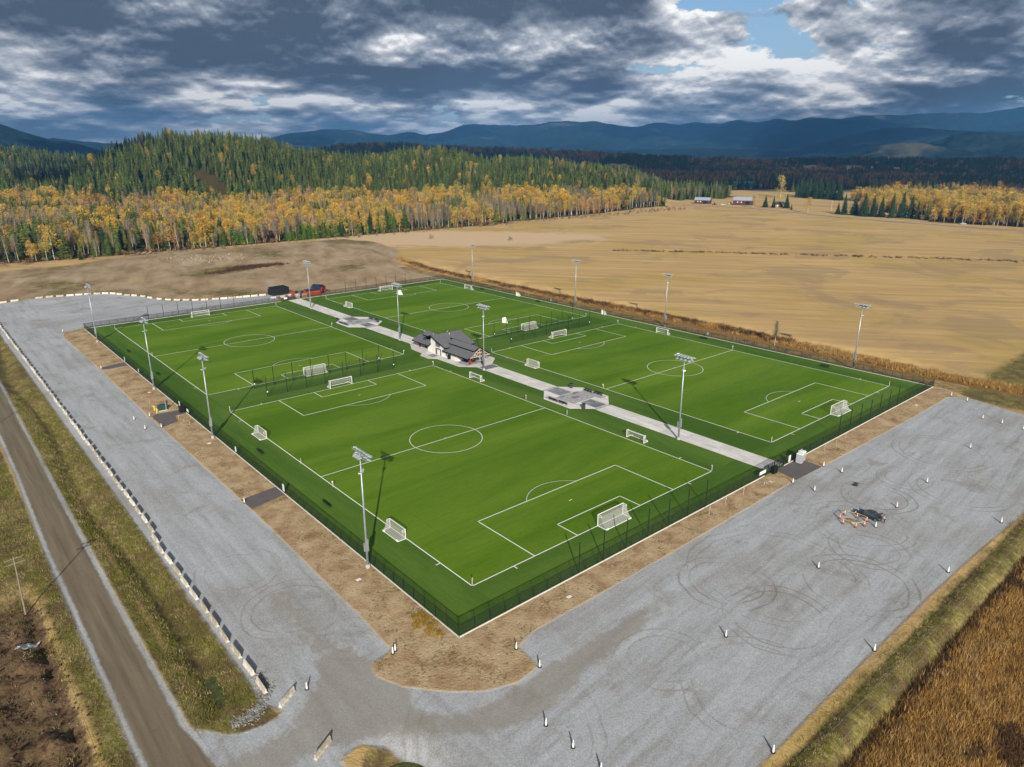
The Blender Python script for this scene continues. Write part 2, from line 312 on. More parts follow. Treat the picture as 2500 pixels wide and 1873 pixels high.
# a pale straw corner of the field between the bare ground and the wood
MUD = sm(-GX, 54, 57.5) * (1 - sm(GY, 36, 52) * .7)
STRAW = np.exp(-((GX - 290) / 100) ** 2 - ((GY - 405 + (GX - 300) * .55) / 62) ** 2) * 1.7 * sm(GX, 190, 205)
def wooded(x, y):
    """1 where wood stands"""
    az, d = polar(x, y); n = fbm(x, y, 60, 3, 77) - .5; n2 = fbm(x, y, 220, 4, 78)
    a = (y > 476 + 22 * (x > 260) * (x < 460) * 0 + n * 16) & (x < 735 + n * 60) & (y > 486 + (x - 450) * .10 * (x > 450))
    a |= (y > 478 + n * 16) & (x < 420)
    b = (x > 830 - 110 * sm(y, 600, 660) + n * 50) & (y > 575 + n * 60 + np.maximum(0, x - 960) * .5)
    c = (x > 757 + n * 16 + 75 * sm(y, 205, 225)) & (y < 300 + n * 40 + (x - 750) * .16) & (x - 752 > (y - 205) * 1.25 * (y > 205) * 0)
    e = (x > 1020 + n * 20 + 330 * sm(y, 410, 450) * (y < 720)) | ((x > 1180) & (y > 560))
    w = a | b | c | e
    clear = ((x - 1310) / 260) ** 2 + ((y - 760) / 60) ** 2 < 1
    clear |= ((x - 1120) / 120) ** 2 + ((y - 640) / 50) ** 2 < 1
    clear |= (n2 > .66) & (d > 1900)
    return w & ~clear
WOOD = wooded(GX, GY).astype(float)

def m_ground(t, p):
    P = t.pos(); sd = {k: t.attr(k) for k in ('straw', 'sdg', 'sdd', 'sdr', 'sds', 'grass', 'reed', 'mud', 'wood')}
    nb = t.noise(P, .9, 6, .62); nf = t.noise(P, 9, 3, .6); nm = t.noise(P, .22, 5, .6); nl = t.noise(P, .035, 5, .6); grit = t.noise(P, 26, 2, .7)
    jag = t.m('MULTIPLY', t.m('SUBTRACT', t.noise(P, .55, 7, .68), .5), 2.6)
    def edge(s, w=.25, k=1.0, off=0): return t.step(t.m('ADD', t.m('ADD', s, t.m('MULTIPLY', jag, k)), off), -w, w)
    # harvested hay field: streaks along the mowing lines
    st = t.noise(t.map(P, rot=(0, 0, R(52.5)), sc=(.012, .16, 1)), 1, 7, .62, .4)
    st2 = t.noise(t.map(P, rot=(0, 0, R(54.5)), sc=(.035, .9, 1)), 1, 6, .7, .3)
    base = t.ramp(st, (.25, (0.411, 0.279, 0.137)), (.45, (0.502, 0.345, 0.163)), (.55, (0.567, 0.391, 0.177)), (.75, (0.657, 0.465, 0.218)))
    base = t.mix(t.m('MULTIPLY', t.step(t.noise(P, .013, 6, .62, .6), .50, .62), .42), base, (.45, .33, .08))
    base = t.mix(t.m('MULTIPLY', t.step(t.noise(P, .02, 6, .6, .8), .52, .62), .5), base, (.33, .24, .145))
    base = t.mix(.35, base, t.mix(st2, (.5, .5, .5), (1.45, 1.45, 1.45)), 'MULTIPLY'); base = t.mix(.35, base, t.mix(nf, (.55, .55, .55), (1.45, 1.45, 1.45)), 'MULTIPLY')
    base = t.mix(t.step(t.m('ADD', sd['straw'], t.m('MULTIPLY', t.m('SUBTRACT', t.noise(P, .03, 6, .6, .5), .5), 1.6)), .3, .8), base, t.mix(nb, (0.506, 0.362, 0.218), (0.759, 0.564, 0.356)))
    soil = t.ramp(t.noise(t.map(P, rot=(0, 0, R(20)), sc=(1, .35, 1)), .09, 8, .62, .5), (.3, (0.246, 0.174, 0.101)), (.48, (0.37, 0.274, 0.168)), (.6, (0.431, 0.33, 0.213)), (.72, (0.426, 0.403, 0.358)))
    soil = t.mix(.7, soil, t.mix(nb, (.6, .6, .6), (1.4, 1.4, 1.4)), 'MULTIPLY')
    c = t.mix(edge(sd['sds'], 2, 3), base, soil)
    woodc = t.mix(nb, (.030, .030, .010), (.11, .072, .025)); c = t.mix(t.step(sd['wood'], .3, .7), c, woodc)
    # rough grass
    gs = t.noise(t.map(P, sc=(1.2, .5, 1)), 1.6, 7, .7, 1.0)
    gr = t.ramp(gs, (.3, (.070, .080, .014)), (.45, (.155, .150, .032)), (.55, (.25, .21, .085)), (.7, (.40, .31, .175)))
    gr = t.mix(t.step(nm, .42, .6), gr, t.mix(gs, (.055, .05, .02), (.24, .165, .085)))
    gr = t.mix(.8, gr, t.mix(nf, (.45, .45, .45), (1.55, 1.55, 1.55)), 'MULTIPLY')
    c = t.mix(t.step(t.m('ADD', sd['grass'], t.m('MULTIPLY', t.m('SUBTRACT', t.m('ADD', t.m('MULTIPLY', nb, .5), t.m('MULTIPLY', nm, .5)), .5), 1.3)), .25, .85), c, gr)
    rd = t.mix(gs, (.14, .075, .022), (.40, .24, .09)); c = t.mix(t.step(t.m('ADD', sd['reed'], t.m('MULTIPLY', t.m('SUBTRACT', nb, .5), .7)), .4, .6), c, rd)
    mu = t.ramp(t.noise(P, .6, 8, .65, 1.2), (.30, (.03, .02, .012)), (.42, (.10, .062, .035)), (.55, (.19, .125, .075)), (.68, (.15, .13, .055)))
    c = t.mix(t.step(t.m('ADD', sd['mud'], t.m('MULTIPLY', t.m('SUBTRACT', nb, .5), .8)), .4, .7), c, mu)
    # trampled tan soil beside the fence
    ds = t.noise(P, .28, 8, .6, .4)
    di = t.ramp(ds, (.26, (0.242, 0.142, 0.0789)), (.38, (0.382, 0.254, 0.146)), (.52, (0.483, 0.354, 0.214)), (.70, (0.572, 0.445, 0.286)))
    tuft = t.m('MULTIPLY', t.step(t.m('ADD', t.noise(P, 2.1, 7, .75, .4), t.m('MULTIPLY', t.m('SUBTRACT', nm, .5), .5)), .545, .62), .66)
    di = t.mix(.6, di, t.mix(nf, (.65, .65, .65), (1.35, 1.35, 1.35)), 'MULTIPLY'); di = t.mix(tuft, di, (.105, .095, .028))
    c = t.mix(edge(sd['sdd'], .6, .5), c, di)
    # crushed rock
    lotw = t.step(t.xyz(P)[0], -19, -15); sw = t.mixf(lotw, t.noise(t.map(P, sc=(.50, .05, 1)), 1, 6, .6, .25), t.noise(t.map(P, rot=(0, 0, R(-3)), sc=(.05, .50, 1)), 1, 6, .6, .25))
    gv = t.ramp(sw, (.28, (0.306, 0.31, 0.311)), (.45, (0.38, 0.395, 0.418)), (.6, (0.425, 0.446, 0.477)), (.75, (0.465, 0.489, 0.529)))
    gv = t.mix(t.m('MULTIPLY', t.step(nl, .46, .72), .6), gv, (.27, .258, .235)); gv = t.mix(t.m('MULTIPLY', t.step(t.noise(P, .11, 8, .68, .5), .54, .66), .45), gv, (.24, .222, .195))
    gr2 = t.noise(P, 5.5, 3, .85); gv = t.mix(1, gv, t.mix(t.step(gr2, .28, .72), (.72, .72, .72), (1.28, 1.28, 1.28)), 'MULTIPLY'); gv = t.mix(.8, gv, t.mix(grit, (.5, .5, .5), (1.5, 1.5, 1.5)), 'MULTIPLY'); gv = t.mix(.5, gv, t.mix(nb, (.75, .75, .75), (1.25, 1.25, 1.25)), 'MULTIPLY')
    rut = t.noise(t.map(P, rot=(0, 0, R(-6)), sc=(.03, .9, 1)), 1, 4, .6, .8); gv = t.mix(t.m('MULTIPLY', t.m('MULTIPLY', t.step(rut, .56, .66), lotw), t.m('MULTIPLY', t.step(nm, .45, .6), .35)), gv, (.20, .185, .165))
    wob = t.m('MULTIPLY', t.m('SUBTRACT', t.noise(P, .12, 3, .5), .5), 2.5)
    trk = None
    for (x, y, r, w) in TRACKS:
        for dr in (0, 1.7):
            q = t.m('ABSOLUTE', t.m('SUBTRACT', t.m('ADD', t.vm('DISTANCE', t.vm('MULTIPLY', P, (1, 1, 0)), (x, y, 0)), wob), r + dr))
            q = t.m('MULTIPLY', t.m('SUBTRACT', 1, t.step(q, .04, .26)), w); trk = q if trk is None else t.m('MAXIMUM', trk, q)
    trk = t.m('MULTIPLY', trk, t.step(t.noise(P, .10, 4, .6), .38, .6)); gv = t.mix(t.m('MULTIPLY', trk, .62), gv, (.19, .172, .145))
    # packed lane worn through the near lot
    tt = t.xyz(P); 
    lane = t.attr('lane'); ln = t.noise(t.map(P, rot=(0, 0, 0), sc=(.35, .35, 1)), 1, 7, .65, 1.5)
    lf = t.step(t.m('ADD', lane, t.m('MULTIPLY', t.m('SUBTRACT', ln, .5), 1.5)), .30, .75)
    lanec = t.mix(t.noise(P, 1.4, 6, .7), (.20, .178, .14), (.315, .285, .235)); gv = t.mix(t.m('MULTIPLY', lf, .60), gv, lanec)
    c = t.mix(edge(sd['sdg'], .45, .6), c, gv)
    # road
    rr = t.noise(t.map(P, sc=(1.1, .045, 1)), 1, 5, .6); rc = t.ramp(rr, (.3, (.150, .122, .085)), (.5, (.19, .158, .112)), (.7, (.235, .195, .142)))
    rc = t.mix(.5, rc, t.mix(nf, (.8, .8, .8), (1.2, 1.2, 1.2)), 'MULTIPLY'); rc = t.mix(t.m('MULTIPLY', t.step(nb, .58, .7), .25), rc, (.10, .08, .06))
    c = t.mix(edge(sd['sdr'], .5, .55, 0), c, gv); c = t.mix(edge(sd['sdr'], .25, .3, -.75), c, rc)
    t.inp(p.inputs['Base Color'], c); p.inputs['Roughness'].default_value = 1; p.inputs['Specular IOR Level'].default_value = .02
    b = t.new('ShaderNodeBump'); b.inputs['Strength'].default_value = .9; b.inputs['Distance'].default_value = .25
    hsoft = t.m('ADD', t.m('MULTIPLY', t.noise(P, 2.4, 6, .7), t.m('SUBTRACT', 1.15, t.step(t.m('MAXIMUM', sd['sdg'], sd['sdr']), -.3, .3))), t.m('MULTIPLY', grit, .10)); t.inp(b.inputs['Height'], hsoft); t.l.new(b.outputs[0], p.inputs['Normal'])
TRACKS = [(-28, 30, 5.5, .6), (-25, 14, 6.2, .7), (-21, 2, 4.0, .4), (33, -27, 6, 1), (31, -38, 7, .9), (50, -42, 7.5, 1), (62, -38, 5, .8), (84, -30, 5.5, 1), (70, -33, 8, .8), (98, -30, 4, .7), (101, -40, 8, .8), (120, -30, 9, .8), (10, -32, 5, .6), (-10, 300, 8, .8), (8, 288, 11, .7), (-26, 230, 9, .6), (-28, 90, 10, .5), (75, -22, 11, .5), (15, -44, 9, .6), (-16, -27, 11, .6), (42, -31, 13, .6)]
LANE = np.minimum(1, np.exp(-((GY + 24.6 - np.maximum(GX, 0) * .06) / 2.3) ** 2) * sm(-GX, -42, 2) * sm(GX, -20, -9)
    + np.exp(-((np.hypot(GX + 9.5, GY + 8.5) - 17.4) / 2.2) ** 2) * (GY < 0) * (GX < -2) + np.exp(-((np.hypot(GX + 27, GY + 10.5) - 4) / 3.2) ** 2) * .9 + np.exp(-((GY + 12) / 3.3) ** 2) * sm(-GX, 24, 33)
    + .6 * np.exp(-((GX + 26) / 3) ** 2) * (GY > -10) * (GY < 20))
MG = mat('ground_cover', m_ground)

def ground_objects():
    idx = np.arange(NX * NY).reshape(NY, NX)
    q = np.stack([idx[:-1, :-1], idx[:-1, 1:], idx[1:, 1:], idx[1:, :-1]], -1).reshape(-1, 4)
    def c4(a): return (a[:-1, :-1] + a[:-1, 1:] + a[1:, 1:] + a[1:, :-1]).reshape(-1) / 4
    kind = np.zeros(len(q), int)                                     # 0 field
    kind[(c4(GRASS) > .5)] = 5; kind[c4(SDS) > 0] = 6; kind[c4(REED) > .5] = 7; kind[c4(WOOD) > .5] = 8
    kind[c4(SDD) > 0] = 2; kind[c4(SDG) > 0] = 1; kind[c4(SDR) > 0] = 3
    cx, cy = c4(GX), c4(GY); kind[(cx > -8.6) & (cx < 171.6) & (cy > -8.4) & (cy < 247.8)] = -1
    V = np.stack([GX, GY, GZ], -1).reshape(-1, 3)
    AT = dict(sdg=clamp1(SDG), sdd=clamp1(SDD), sdr=clamp1(SDR), sds=clamp1(SDS), grass=GRASS, reed=REED, mud=MUD, wood=WOOD, lane=LANE, straw=STRAW)
    for k, nm in ((0, 'hay_field'), (1, 'gravel_lot'), (2, 'soil_verge'), (3, 'dirt_road'), (5, 'grass_verge'), (6, 'bare_ground'), (7, 'reed_bed_ground'), (8, 'woodland_floor')):
        f = q[kind == k]; u, inv = np.unique(f, return_inverse=True); inv = inv.reshape(f.shape)
        me = bpy.data.meshes.new(nm); me.vertices.add(len(u)); me.vertices.foreach_set('co', V[u].ravel().astype(np.float32))
        me.loops.add(inv.size); me.loops.foreach_set('vertex_index', inv.ravel().astype(np.int32)); me.polygons.add(len(f)); me.polygons.foreach_set('loop_start', np.arange(0, inv.size, 4, dtype=np.int32))
        me.update(calc_edges=True); me.shade_smooth(); me.materials.append(MG)
        for an, arr in AT.items():
            a = me.attributes.new(an, 'FLOAT', 'POINT'); a.data.foreach_set('value', arr.ravel()[u].astype(np.float32))
        tag(link(nm, me), kind='structure')
ground_objects()
GI = lambda x, y: float(height(np.array([x]), np.array([y]))[0])

# ---- far mountains: each range its own body, walls of rock and forest behind the valley
def m_mtn(t, p):
    P = t.pos(); n = t.noise(P, .0022, 8, .62); n2 = t.noise(P, .02, 6, .7)
    c = t.mix(t.step(n2, .35, .65), (.006, .016, .020), (.022, .042, .040)); c = t.mix(t.m('MULTIPLY', t.step(n, .58, .68), .6), c, (.13, .12, .08)); t.inp(p.inputs['Base Color'], c)  # forest tones darkened and blued: part of the distance haze is in the colour
    p.inputs['Roughness'].default_value = 1; p.inputs['Specular IOR Level'].default_value = 0
MM = mat('hazed_mountain_forest', m_mtn)
def mountain(name, tab, D, F, B, seed):
    ta, ts = skyline(tab); a = np.linspace(ta[0], ta[-1], 260); d = np.concatenate([np.linspace(F, D, 46), np.linspace(D, D + B, 16)[1:]])
    A, DD = np.meshgrid(a, d); X = CAM[0] + DD * np.cos(A); Y = CAM[1] + DD * np.sin(A)
    top = CAM[2] + D * np.interp(A, ta, ts); w = np.where(DD < D, ((DD - F) / (D - F)) ** 1.25, 1 - (DD - D) / B)
    rg = np.abs(fbm(X, Y, D * .09, 5, seed) - .5) * 2; rise = top + 5
    Z = -5 + rise * w - rise * (rg * .55) * np.sin(np.clip(w, 0, 1) * math.pi) + (fbm(X, Y, 120, 3, seed + 9) - .5) * 26 * np.clip(w * 3, 0, 1)
    n, m_ = A.shape; idx = np.arange(n * m_).reshape(n, m_); f = np.stack([idx[:-1, :-1], idx[1:, :-1], idx[1:, 1:], idx[:-1, 1:]], -1).reshape(-1, 4)
    me = bpy.data.meshes.new(name); me.from_pydata(np.stack([X, Y, Z], -1).reshape(-1, 3).tolist(), [], f.tolist()); me.materials.append(MM); me.shade_smooth()
    tag(link(name, me), kind='structure')
mountain('mountain_range', [(560, 372), (620, 348), (700, 328), (760, 319), (800, 315), (860, 316), (900, 326), (950, 331), (1000, 322), (1040, 329), (1080, 325), (1130, 305), (1160, 302), (1250, 307), (1330, 301), (1370, 296), (1450, 297), (1500, 304), (1545, 312), (1600, 300), (1660, 305), (1700, 299), (1760, 303), (1800, 292), (1850, 298), (1900, 290), (1940, 295), (1975, 286), (2050, 290), (2110, 283), (2150, 280), (2200, 284), (2290, 274), (2390, 276), (2440, 270), (2500, 262), (2600, 255), (2700, 258), (3000, 275)], 8900, 6600, 1800, 40)
mountain('mountain_range', [(-600, 290), (-200, 280), (0, 303), (60, 321), (120, 341), (200, 353), (260, 372)], 5200, 3900, 1200, 50)
mountain('mountain_range', [(60, 350), (130, 337), (200, 345), (280, 352), (400, 372)], 7600, 6300, 1200, 52)
mountain('mountain_range', [(1700, 374), (1850, 371), (1950, 362), (2030, 343), (2100, 325), (2170, 313), (2260, 312), (2330, 317), (2500, 322), (2700, 318), (3000, 330)], 6200, 5000, 900, 60)
mountain('mountain_range', [(1250, 374), (1400, 370), (1600, 364), (1750, 362), (1850, 368), (1950, 374)], 6000, 5200, 700, 64)
mountain('foothill', [(1980, 380), (2080, 372), (2150, 353), (2200, 349), (2270, 353), (2350, 368), (2440, 380)], 4300, 3700, 600, 70)
mountain('foothill', [(2200, 380), (2250, 357), (2330, 327), (2370, 321), (2450, 328), (2550, 334), (2700, 330), (3000, 350)], 4700, 3950, 700, 72)

# ------------------------------------------------------------------ turf complex
def m_turf(dark, ang):
    def f(t, p):
        P = t.pos(); s = t.xyz(P)[0 if ang else 1]
        fine = t.noise(t.map(P, rot=(0, 0, ang), sc=(.25, 3.2, 1)), 1, 4, .65); big = t.noise(t.map(P, rot=(0, 0, ang), sc=(.010, .06, 1)), 1, 5, .6, .6); gr = t.noise(P, 8, 2, .8); md = t.noise(P, 1.1, 5, .65)
        roll = t.m('MULTIPLY', t.m('SUBTRACT', t.step(t.m('SINE', t.m('MULTIPLY', s, 2 * math.pi / 9.14)), -.08, .08), .5), .05)
        seam = t.step(t.m('ABSOLUTE', t.m('SUBTRACT', t.m('FRACT', t.m('DIVIDE', s, 4.57)), .5)), .474, .496)
        lo, hi = ((.054, .118, .014), (.106, .186, .030)) if dark else ((.076, .160, .008), (.138, .234, .022))
        c = t.mix(t.m('ADD', t.m('ADD', t.step(big, .3, .7), roll), t.m('MULTIPLY', t.m('SUBTRACT', fine, .5), 1.1), clamp=True), lo, hi)
        c = t.mix(.85, c, t.mix(gr, (.62, .62, .62), (1.38, 1.38, 1.38)), 'MULTIPLY'); c = t.mix(.6, c, t.mix(md, (.78, .78, .78), (1.22, 1.22, 1.22)), 'MULTIPLY'); c = t.mix(t.m('MULTIPLY', seam, .22), c, (.03, .06, .012)); t.inp(p.inputs['Base Color'], c)
        p.inputs['Roughness'].default_value = .9; p.inputs['Specular IOR Level'].default_value = .04
    return f
MT = mat('turf_bright', m_turf(False, 0)); MTS = mat('turf_dark', m_turf(True, R(90))); MTD = mat('turf_dark_cross', m_turf(True, 0))
MW = mat('line_white', color=(.86, .86, .82), rough=.7); MLB = mat('line_blue', color=(.02, .10, .14), rough=.8); MLO = mat('line_rust', color=(.115, .105, .018), rough=.8)
def m_conc(t, p):
    P = t.pos(); n = t.noise(P, .6, 7, .65, .5); n2 = t.noise(t.map(P, sc=(.6, .12, 1)), 1, 5, .65, .7); r = t.rnd()
    c = t.ramp(n2, (.3, (.52, .51, .49)), (.5, (.66, .65, .63)), (.7, (.76, .75, .73))); c = t.mix(t.m('MULTIPLY', t.step(n, .5, .7), .4), c, (.46, .45, .43)); c = t.mix(.25, c, t.mix(r, (.6, .6, .6), (1.3, 1.25, 1.2)), 'MULTIPLY')
    t.inp(p.inputs['Base Color'], c); p.inputs['Roughness'].default_value = .85
MC = mat('concrete', m_conc)
MCD = mat('concrete_stained', lambda t, p: (t.inp(p.inputs['Base Color'], t.mix(t.m('ADD', t.step(t.noise(t.pos(), .8, 6, .65, .6), .3, .7), t.m('MULTIPLY', t.m('SUBTRACT', t.rnd(), .5), .8), clamp=True), (.145, .150, .175), (.27, .275, .30)))))
MCM = mat('concrete_mid', color=(.36, .36, .375), var=.25, vscale=.8)
MASP = mat('asphalt', lambda t, p: t.inp(p.inputs['Base Color'], t.mix(t.m('ADD', t.m('MULTIPLY', t.noise(t.pos(), 12, 3, .7), .5), t.m('MULTIPLY', t.noise(t.pos(), .5, 5, .6), .6)), (.075, .066, .066), (.165, .148, .148))), rough=.9)
MBK = mat('black_metal', color=(.014, .016, .018), rough=.45, metal=.3); MBV = mat('black_vinyl', color=(.013, .020, .016), rough=.5)
MGALV = mat('galvanised_steel', color=(.42, .46, .50), rough=.42, metal=.55, var=.08, vscale=2); MLAMP = mat('lamp_housing', color=(.44, .48, .52), rough=.35, metal=.3)
MLENS = mat('lamp_glass', color=(.035, .05, .08), rough=.08, spec=.8)
MWH = mat('white_paint', color=(.80, .80, .78), rough=.4); MWP = mat('white_plastic', color=(.78, .78, .77), rough=.45)
def m_mesh(color, a, sc):
    def f(t, p):
        # woven mesh: wires far below a pixel apart, read as even partial cover
        p.inputs['Base Color'].default_value = (*color, 1); p.inputs['Roughness'].default_value = .7; p.inputs['Specular IOR Level'].default_value = .1
        t.inp(p.inputs['Alpha'], t.m('ADD', a - .05, t.m('MULTIPLY', t.noise(t.obj(), sc, 2), .10)))
    return f
MCL = mat('chain_link', m_mesh((.010, .018, .015), .40, 3)); MNET = mat('goal_net', m_mesh((.62, .62, .60), .34, 4)); MNETD = mat('barrier_net', m_mesh((.012, .022, .018), .22, 3))
MRUB = mat('rubber', color=(.02, .02, .021), rough=.8)

PW, PL = 68.64, 110.4
OX = (0.0, PW + 25.525); OY = (0.0, PL + 18.517)
X0, X1, Y0, Y1 = -9.5, 172.6, -9.1, 248.6
base = MB().box(((X0 + X1) / 2, (Y0 + Y1) / 2, -.13), (X1 - X0 + .2, Y1 - Y0 + .2, .26)).ob('turf_base', MTS); tag(base, kind='structure')
# cross-laid darker turf between the pitches, bright turf on each pitch
def sheet(name, m, x0, y0, x1, y1, z): o = MB().quad((x0, y0, z), (x1, y0, z), (x1, y1, z), (x0, y1, z)).ob(name, m); tag(o, kind='structure'); return o
for (a, b, c, d) in ((-.0, Y0 + .1, X1 - 9, -.05), (-.0, PL, X1 - 9, OY[1]), (0, OY[1] + PL, X1 - 9, Y1 - .1)): sheet('turf_surround', MTD, a, b, c, d, .004)
for ox in OX:
    for oy in OY: sheet('turf_pitch', MT, ox - .02, oy - .02, ox + PW + .02, oy + PL + .02, .008)
def strip(mb, pts, w, z, closed=False):
    n = len(pts); m = n if closed else n - 1
    for i in range(m):
        a, b = pts[i], pts[(i + 1) % n]; dx, dy = b[0] - a[0], b[1] - a[1]; L = math.hypot(dx, dy); nx, ny = -dy / L * w / 2, dx / L * w / 2; ex, ey = dx / L * w / 2, dy / L * w / 2
        mb.quad((a[0] - nx - ex, a[1] - ny - ey, z), (b[0] - nx + ex, b[1] - ny + ey, z), (b[0] + nx + ex, b[1] + ny + ey, z), (a[0] + nx - ex, a[1] + ny - ey, z))
def arc(cx, cy, r, a0, a1, n=40): return [(cx + r * math.cos(a0 + (a1 - a0) * i / n), cy + r * math.sin(a0 + (a1 - a0) * i / n)) for i in range(n + 1)]
for ox in OX:
    for oy in OY:
        m = MB(); k = [.012]
        def S(pts, closed=False): strip(m, [(ox + x, oy + y) for x, y in pts], .20, k[0], closed); k[0] += .0012
        S([(0, 0), (PW, 0), (PW, PL), (0, PL)], True); S([(.1, PL / 2), (PW - .1, PL / 2)]); S(arc(PW / 2, PL / 2, 9.15, 0, 2 * math.pi, 72))
        S([(PW / 2 - .1, PL / 2 + .4), (PW / 2 + .1, PL / 2 + .4)])
        for s in (0, 1):
            def F(pts): S([(x, PL - y) if s else (x, y) for x, y in pts])
            F([(PW / 2 - 20.16, .1), (PW / 2 - 20.16, 16.5), (PW / 2 + 20.16, 16.5), (PW / 2 + 20.16, .1)]); F([(PW / 2 - 9.16, .1), (PW / 2 - 9.16, 5.5), (PW / 2 + 9.16, 5.5), (PW / 2 + 9.16, .1)])
            q = math.acos(5.5 / 9.15); F(arc(PW / 2, 11, 9.15, math.pi / 2 - q, math.pi / 2 + q)); F([(PW / 2 - .35, 11), (PW / 2 + .35, 11)])
            for cx in (0, PW):
                a0 = 0 if cx == 0 else math.pi / 2; F(arc(cx, 0, 1.0, a0, a0 + math.pi / 2, 8))
                F([(9.15 if cx == 0 else PW - 9.15, -.9), (9.15 if cx == 0 else PW - 9.15, -.2)]); F([(-.9 if cx == 0 else PW + .2, 9.15), (-.2 if cx == 0 else PW + .9, 9.15)])
        tag(m.ob('pitch_marking', MW), kind='structure')
# faint second-sport lines
m = MB(); strip(m, [(6, 12), (62, 12), (62, 98), (6, 98)], .10, .0101, True)
for y in (34, 76): strip(m, [(6, y), (62, y)], .10, .0104)
strip(m, [(22, 12), (22, 98)], .09, .0107); strip(m, [(46, 12), (46, 98)], .09, .0107); tag(m.ob('rust_marking', MLO), kind='structure')
for oy in OY:
    m = MB(); ox = OX[1]; q = .0101
    for s in (0, 1):
        cy = 13.7
        for (r, a0, a1) in ((11.5, .15, math.pi - .15), (7.4, .1, math.pi - .1)):
            pts = arc(ox + PW / 2 + 1, cy, r, a0, a1); strip(m, [(x, oy + (PL - y if s else y)) for x, y in pts], .13, q); q += .0004
        strip(m, [(ox + PW / 2 - 16, oy + (PL - cy if s else cy)), (ox + PW / 2 + 14, oy + (PL - cy if s else cy))], .10, q); q += .0004
        strip(m, [(ox + 5, oy + (PL - 32 if s else 32)), (ox + 64, oy + (PL - 32 if s else 32))], .10, q); q += .0004
    strip(m, [(ox + 5, oy + 6), (ox + 64, oy + 6), (ox + 64, oy + 104), (ox + 5, oy + 104)], .09, q, True); tag(m.ob('blue_marking', MLB), kind='structure')

# ------------------------------------------------------------------ concrete path with slabs, plazas, clubhouse apron
PX0, PX1 = 78.4, 84.6
path = tag(MB().box(((PX0 + PX1) / 2, 120, -.02), (PX1 - PX0, Y1 - Y0 - .6, .06)).ob('concrete_path', MCM), kind='structure')
sl = MB().box((0, 0, 0), ((PX1 - PX0) / 2 - .02, 3.06, .05)).mesh('slab', MC)
for (a, b) in ((Y0 + .5, 44.6), (67.2, 95.6), (139.6, 172.6), (196.4, Y1 - .4)):
    n = round((b - a) / 3.1); st = (b - a) / n
    for i in range(n):
        for j in (0, 1):
            o = link('slab', sl, path, (PX0 + (PX1 - PX0) * (.25 + .5 * j), a + st * (i + .5), .028 + rng.uniform(0, .002))); o.scale = (1, (st - .02) / 3.06, 1)
def plaza(yc, sgn):
    P = [(73.5, 5.0), (73.5, -5.6), (78.6, -10.3), (84.8, -10.3), (89.8, -5.6), (89.8, 5.0), (84.8, 10.3), (78.6, 10.3)]
    b = tag(MB().prism([(x, yc + y) for x, y in P], -.02, .055).ob('plaza', MC), kind='structure')
    pcs = [((81.7, 7.0), (5.0, 6.2), MCD), ((81.7, -7.2), (4.4, 6.2), MCD), ((81.65, 0), (9.4, 7.2), MCM), ((75.6, 2.0), (2.4, 8.0), MCM), ((87.6, -1.5), (2.6, 8.4), MCM), ((79.0, 4.6 - 1.6), (2.2, 1.2), MCD), ((84.3, 2.9), (2.2, 1.3), MCD), ((81.7, 0), (2.6, 1.7), MCD)]
    z = .057
    for (x, y), (w, d), mm in pcs:
        nx, ny = max(1, round(w / 2.4)), max(1, round(d / 3.1))
        for i in range(nx):
            for j in range(ny):
                MB().box((0, 0, 0), (w / nx - .03, d / ny - .03, .012)).ob('slab', mm, b, (x - w / 2 + w / nx * (i + .5), yc + y - d / ny * ny / 2 + d / ny * (j + .5), z))
        z += .0035
    return b
plaza(55.9, 1); plaza(184.6, 1)
AP = [(78.9, 93.9), (85.2, 95.9), (85.0, 98.9), (90.2, 103.6), (90.6, 112), (90.2, 133), (86.4, 138), (84.6, 139.8), (78.4, 139.8), (74.5, 132.8), (74.2, 125.6), (72.0, 123.4), (72.0, 118.6), (74.2, 116.2), (74.3, 103.5), (79.0, 98.8)]
tag(MB().prism(AP, -.02, .05).ob('clubhouse_apron', MC), kind='structure')
for (x, y, w, d, mm) in ((75.6, 120.6, 2.6, 3.4, MCD), (81.8, 96.6, 5.6, 3.6, MCD), (80.5, 105.5, 7, 6, MCM)):
    tag(MB().box((x, y, .054), (w, d, .012)).ob('paving_panel', mm), kind='structure')
for P in ([(-9.7, 117.2), (-9.7, 121.0), (-16.4, 121.6), (-17.6, 120.6), (-17.6, 110.3), (-13.4, 112.2), (-12.6, 117.0)], [(-9.7, 52.4), (-9.7, 57), (-17.6, 55.9), (-17.4, 50.6)], [(-9.7, 178.4), (-9.7, 183.2), (-13, 182.6), (-17.6, 180.9), (-17.8, 179.0), (-16.4, 177.9)], [(80.2, -9.3), (78.9, -14.8), (89.9, -15.1), (90.1, -11.3), (89.9, -9.3)]):
    tag(MB().prism(P, -.15, .01).ob('asphalt_apron', MASP), kind='structure')

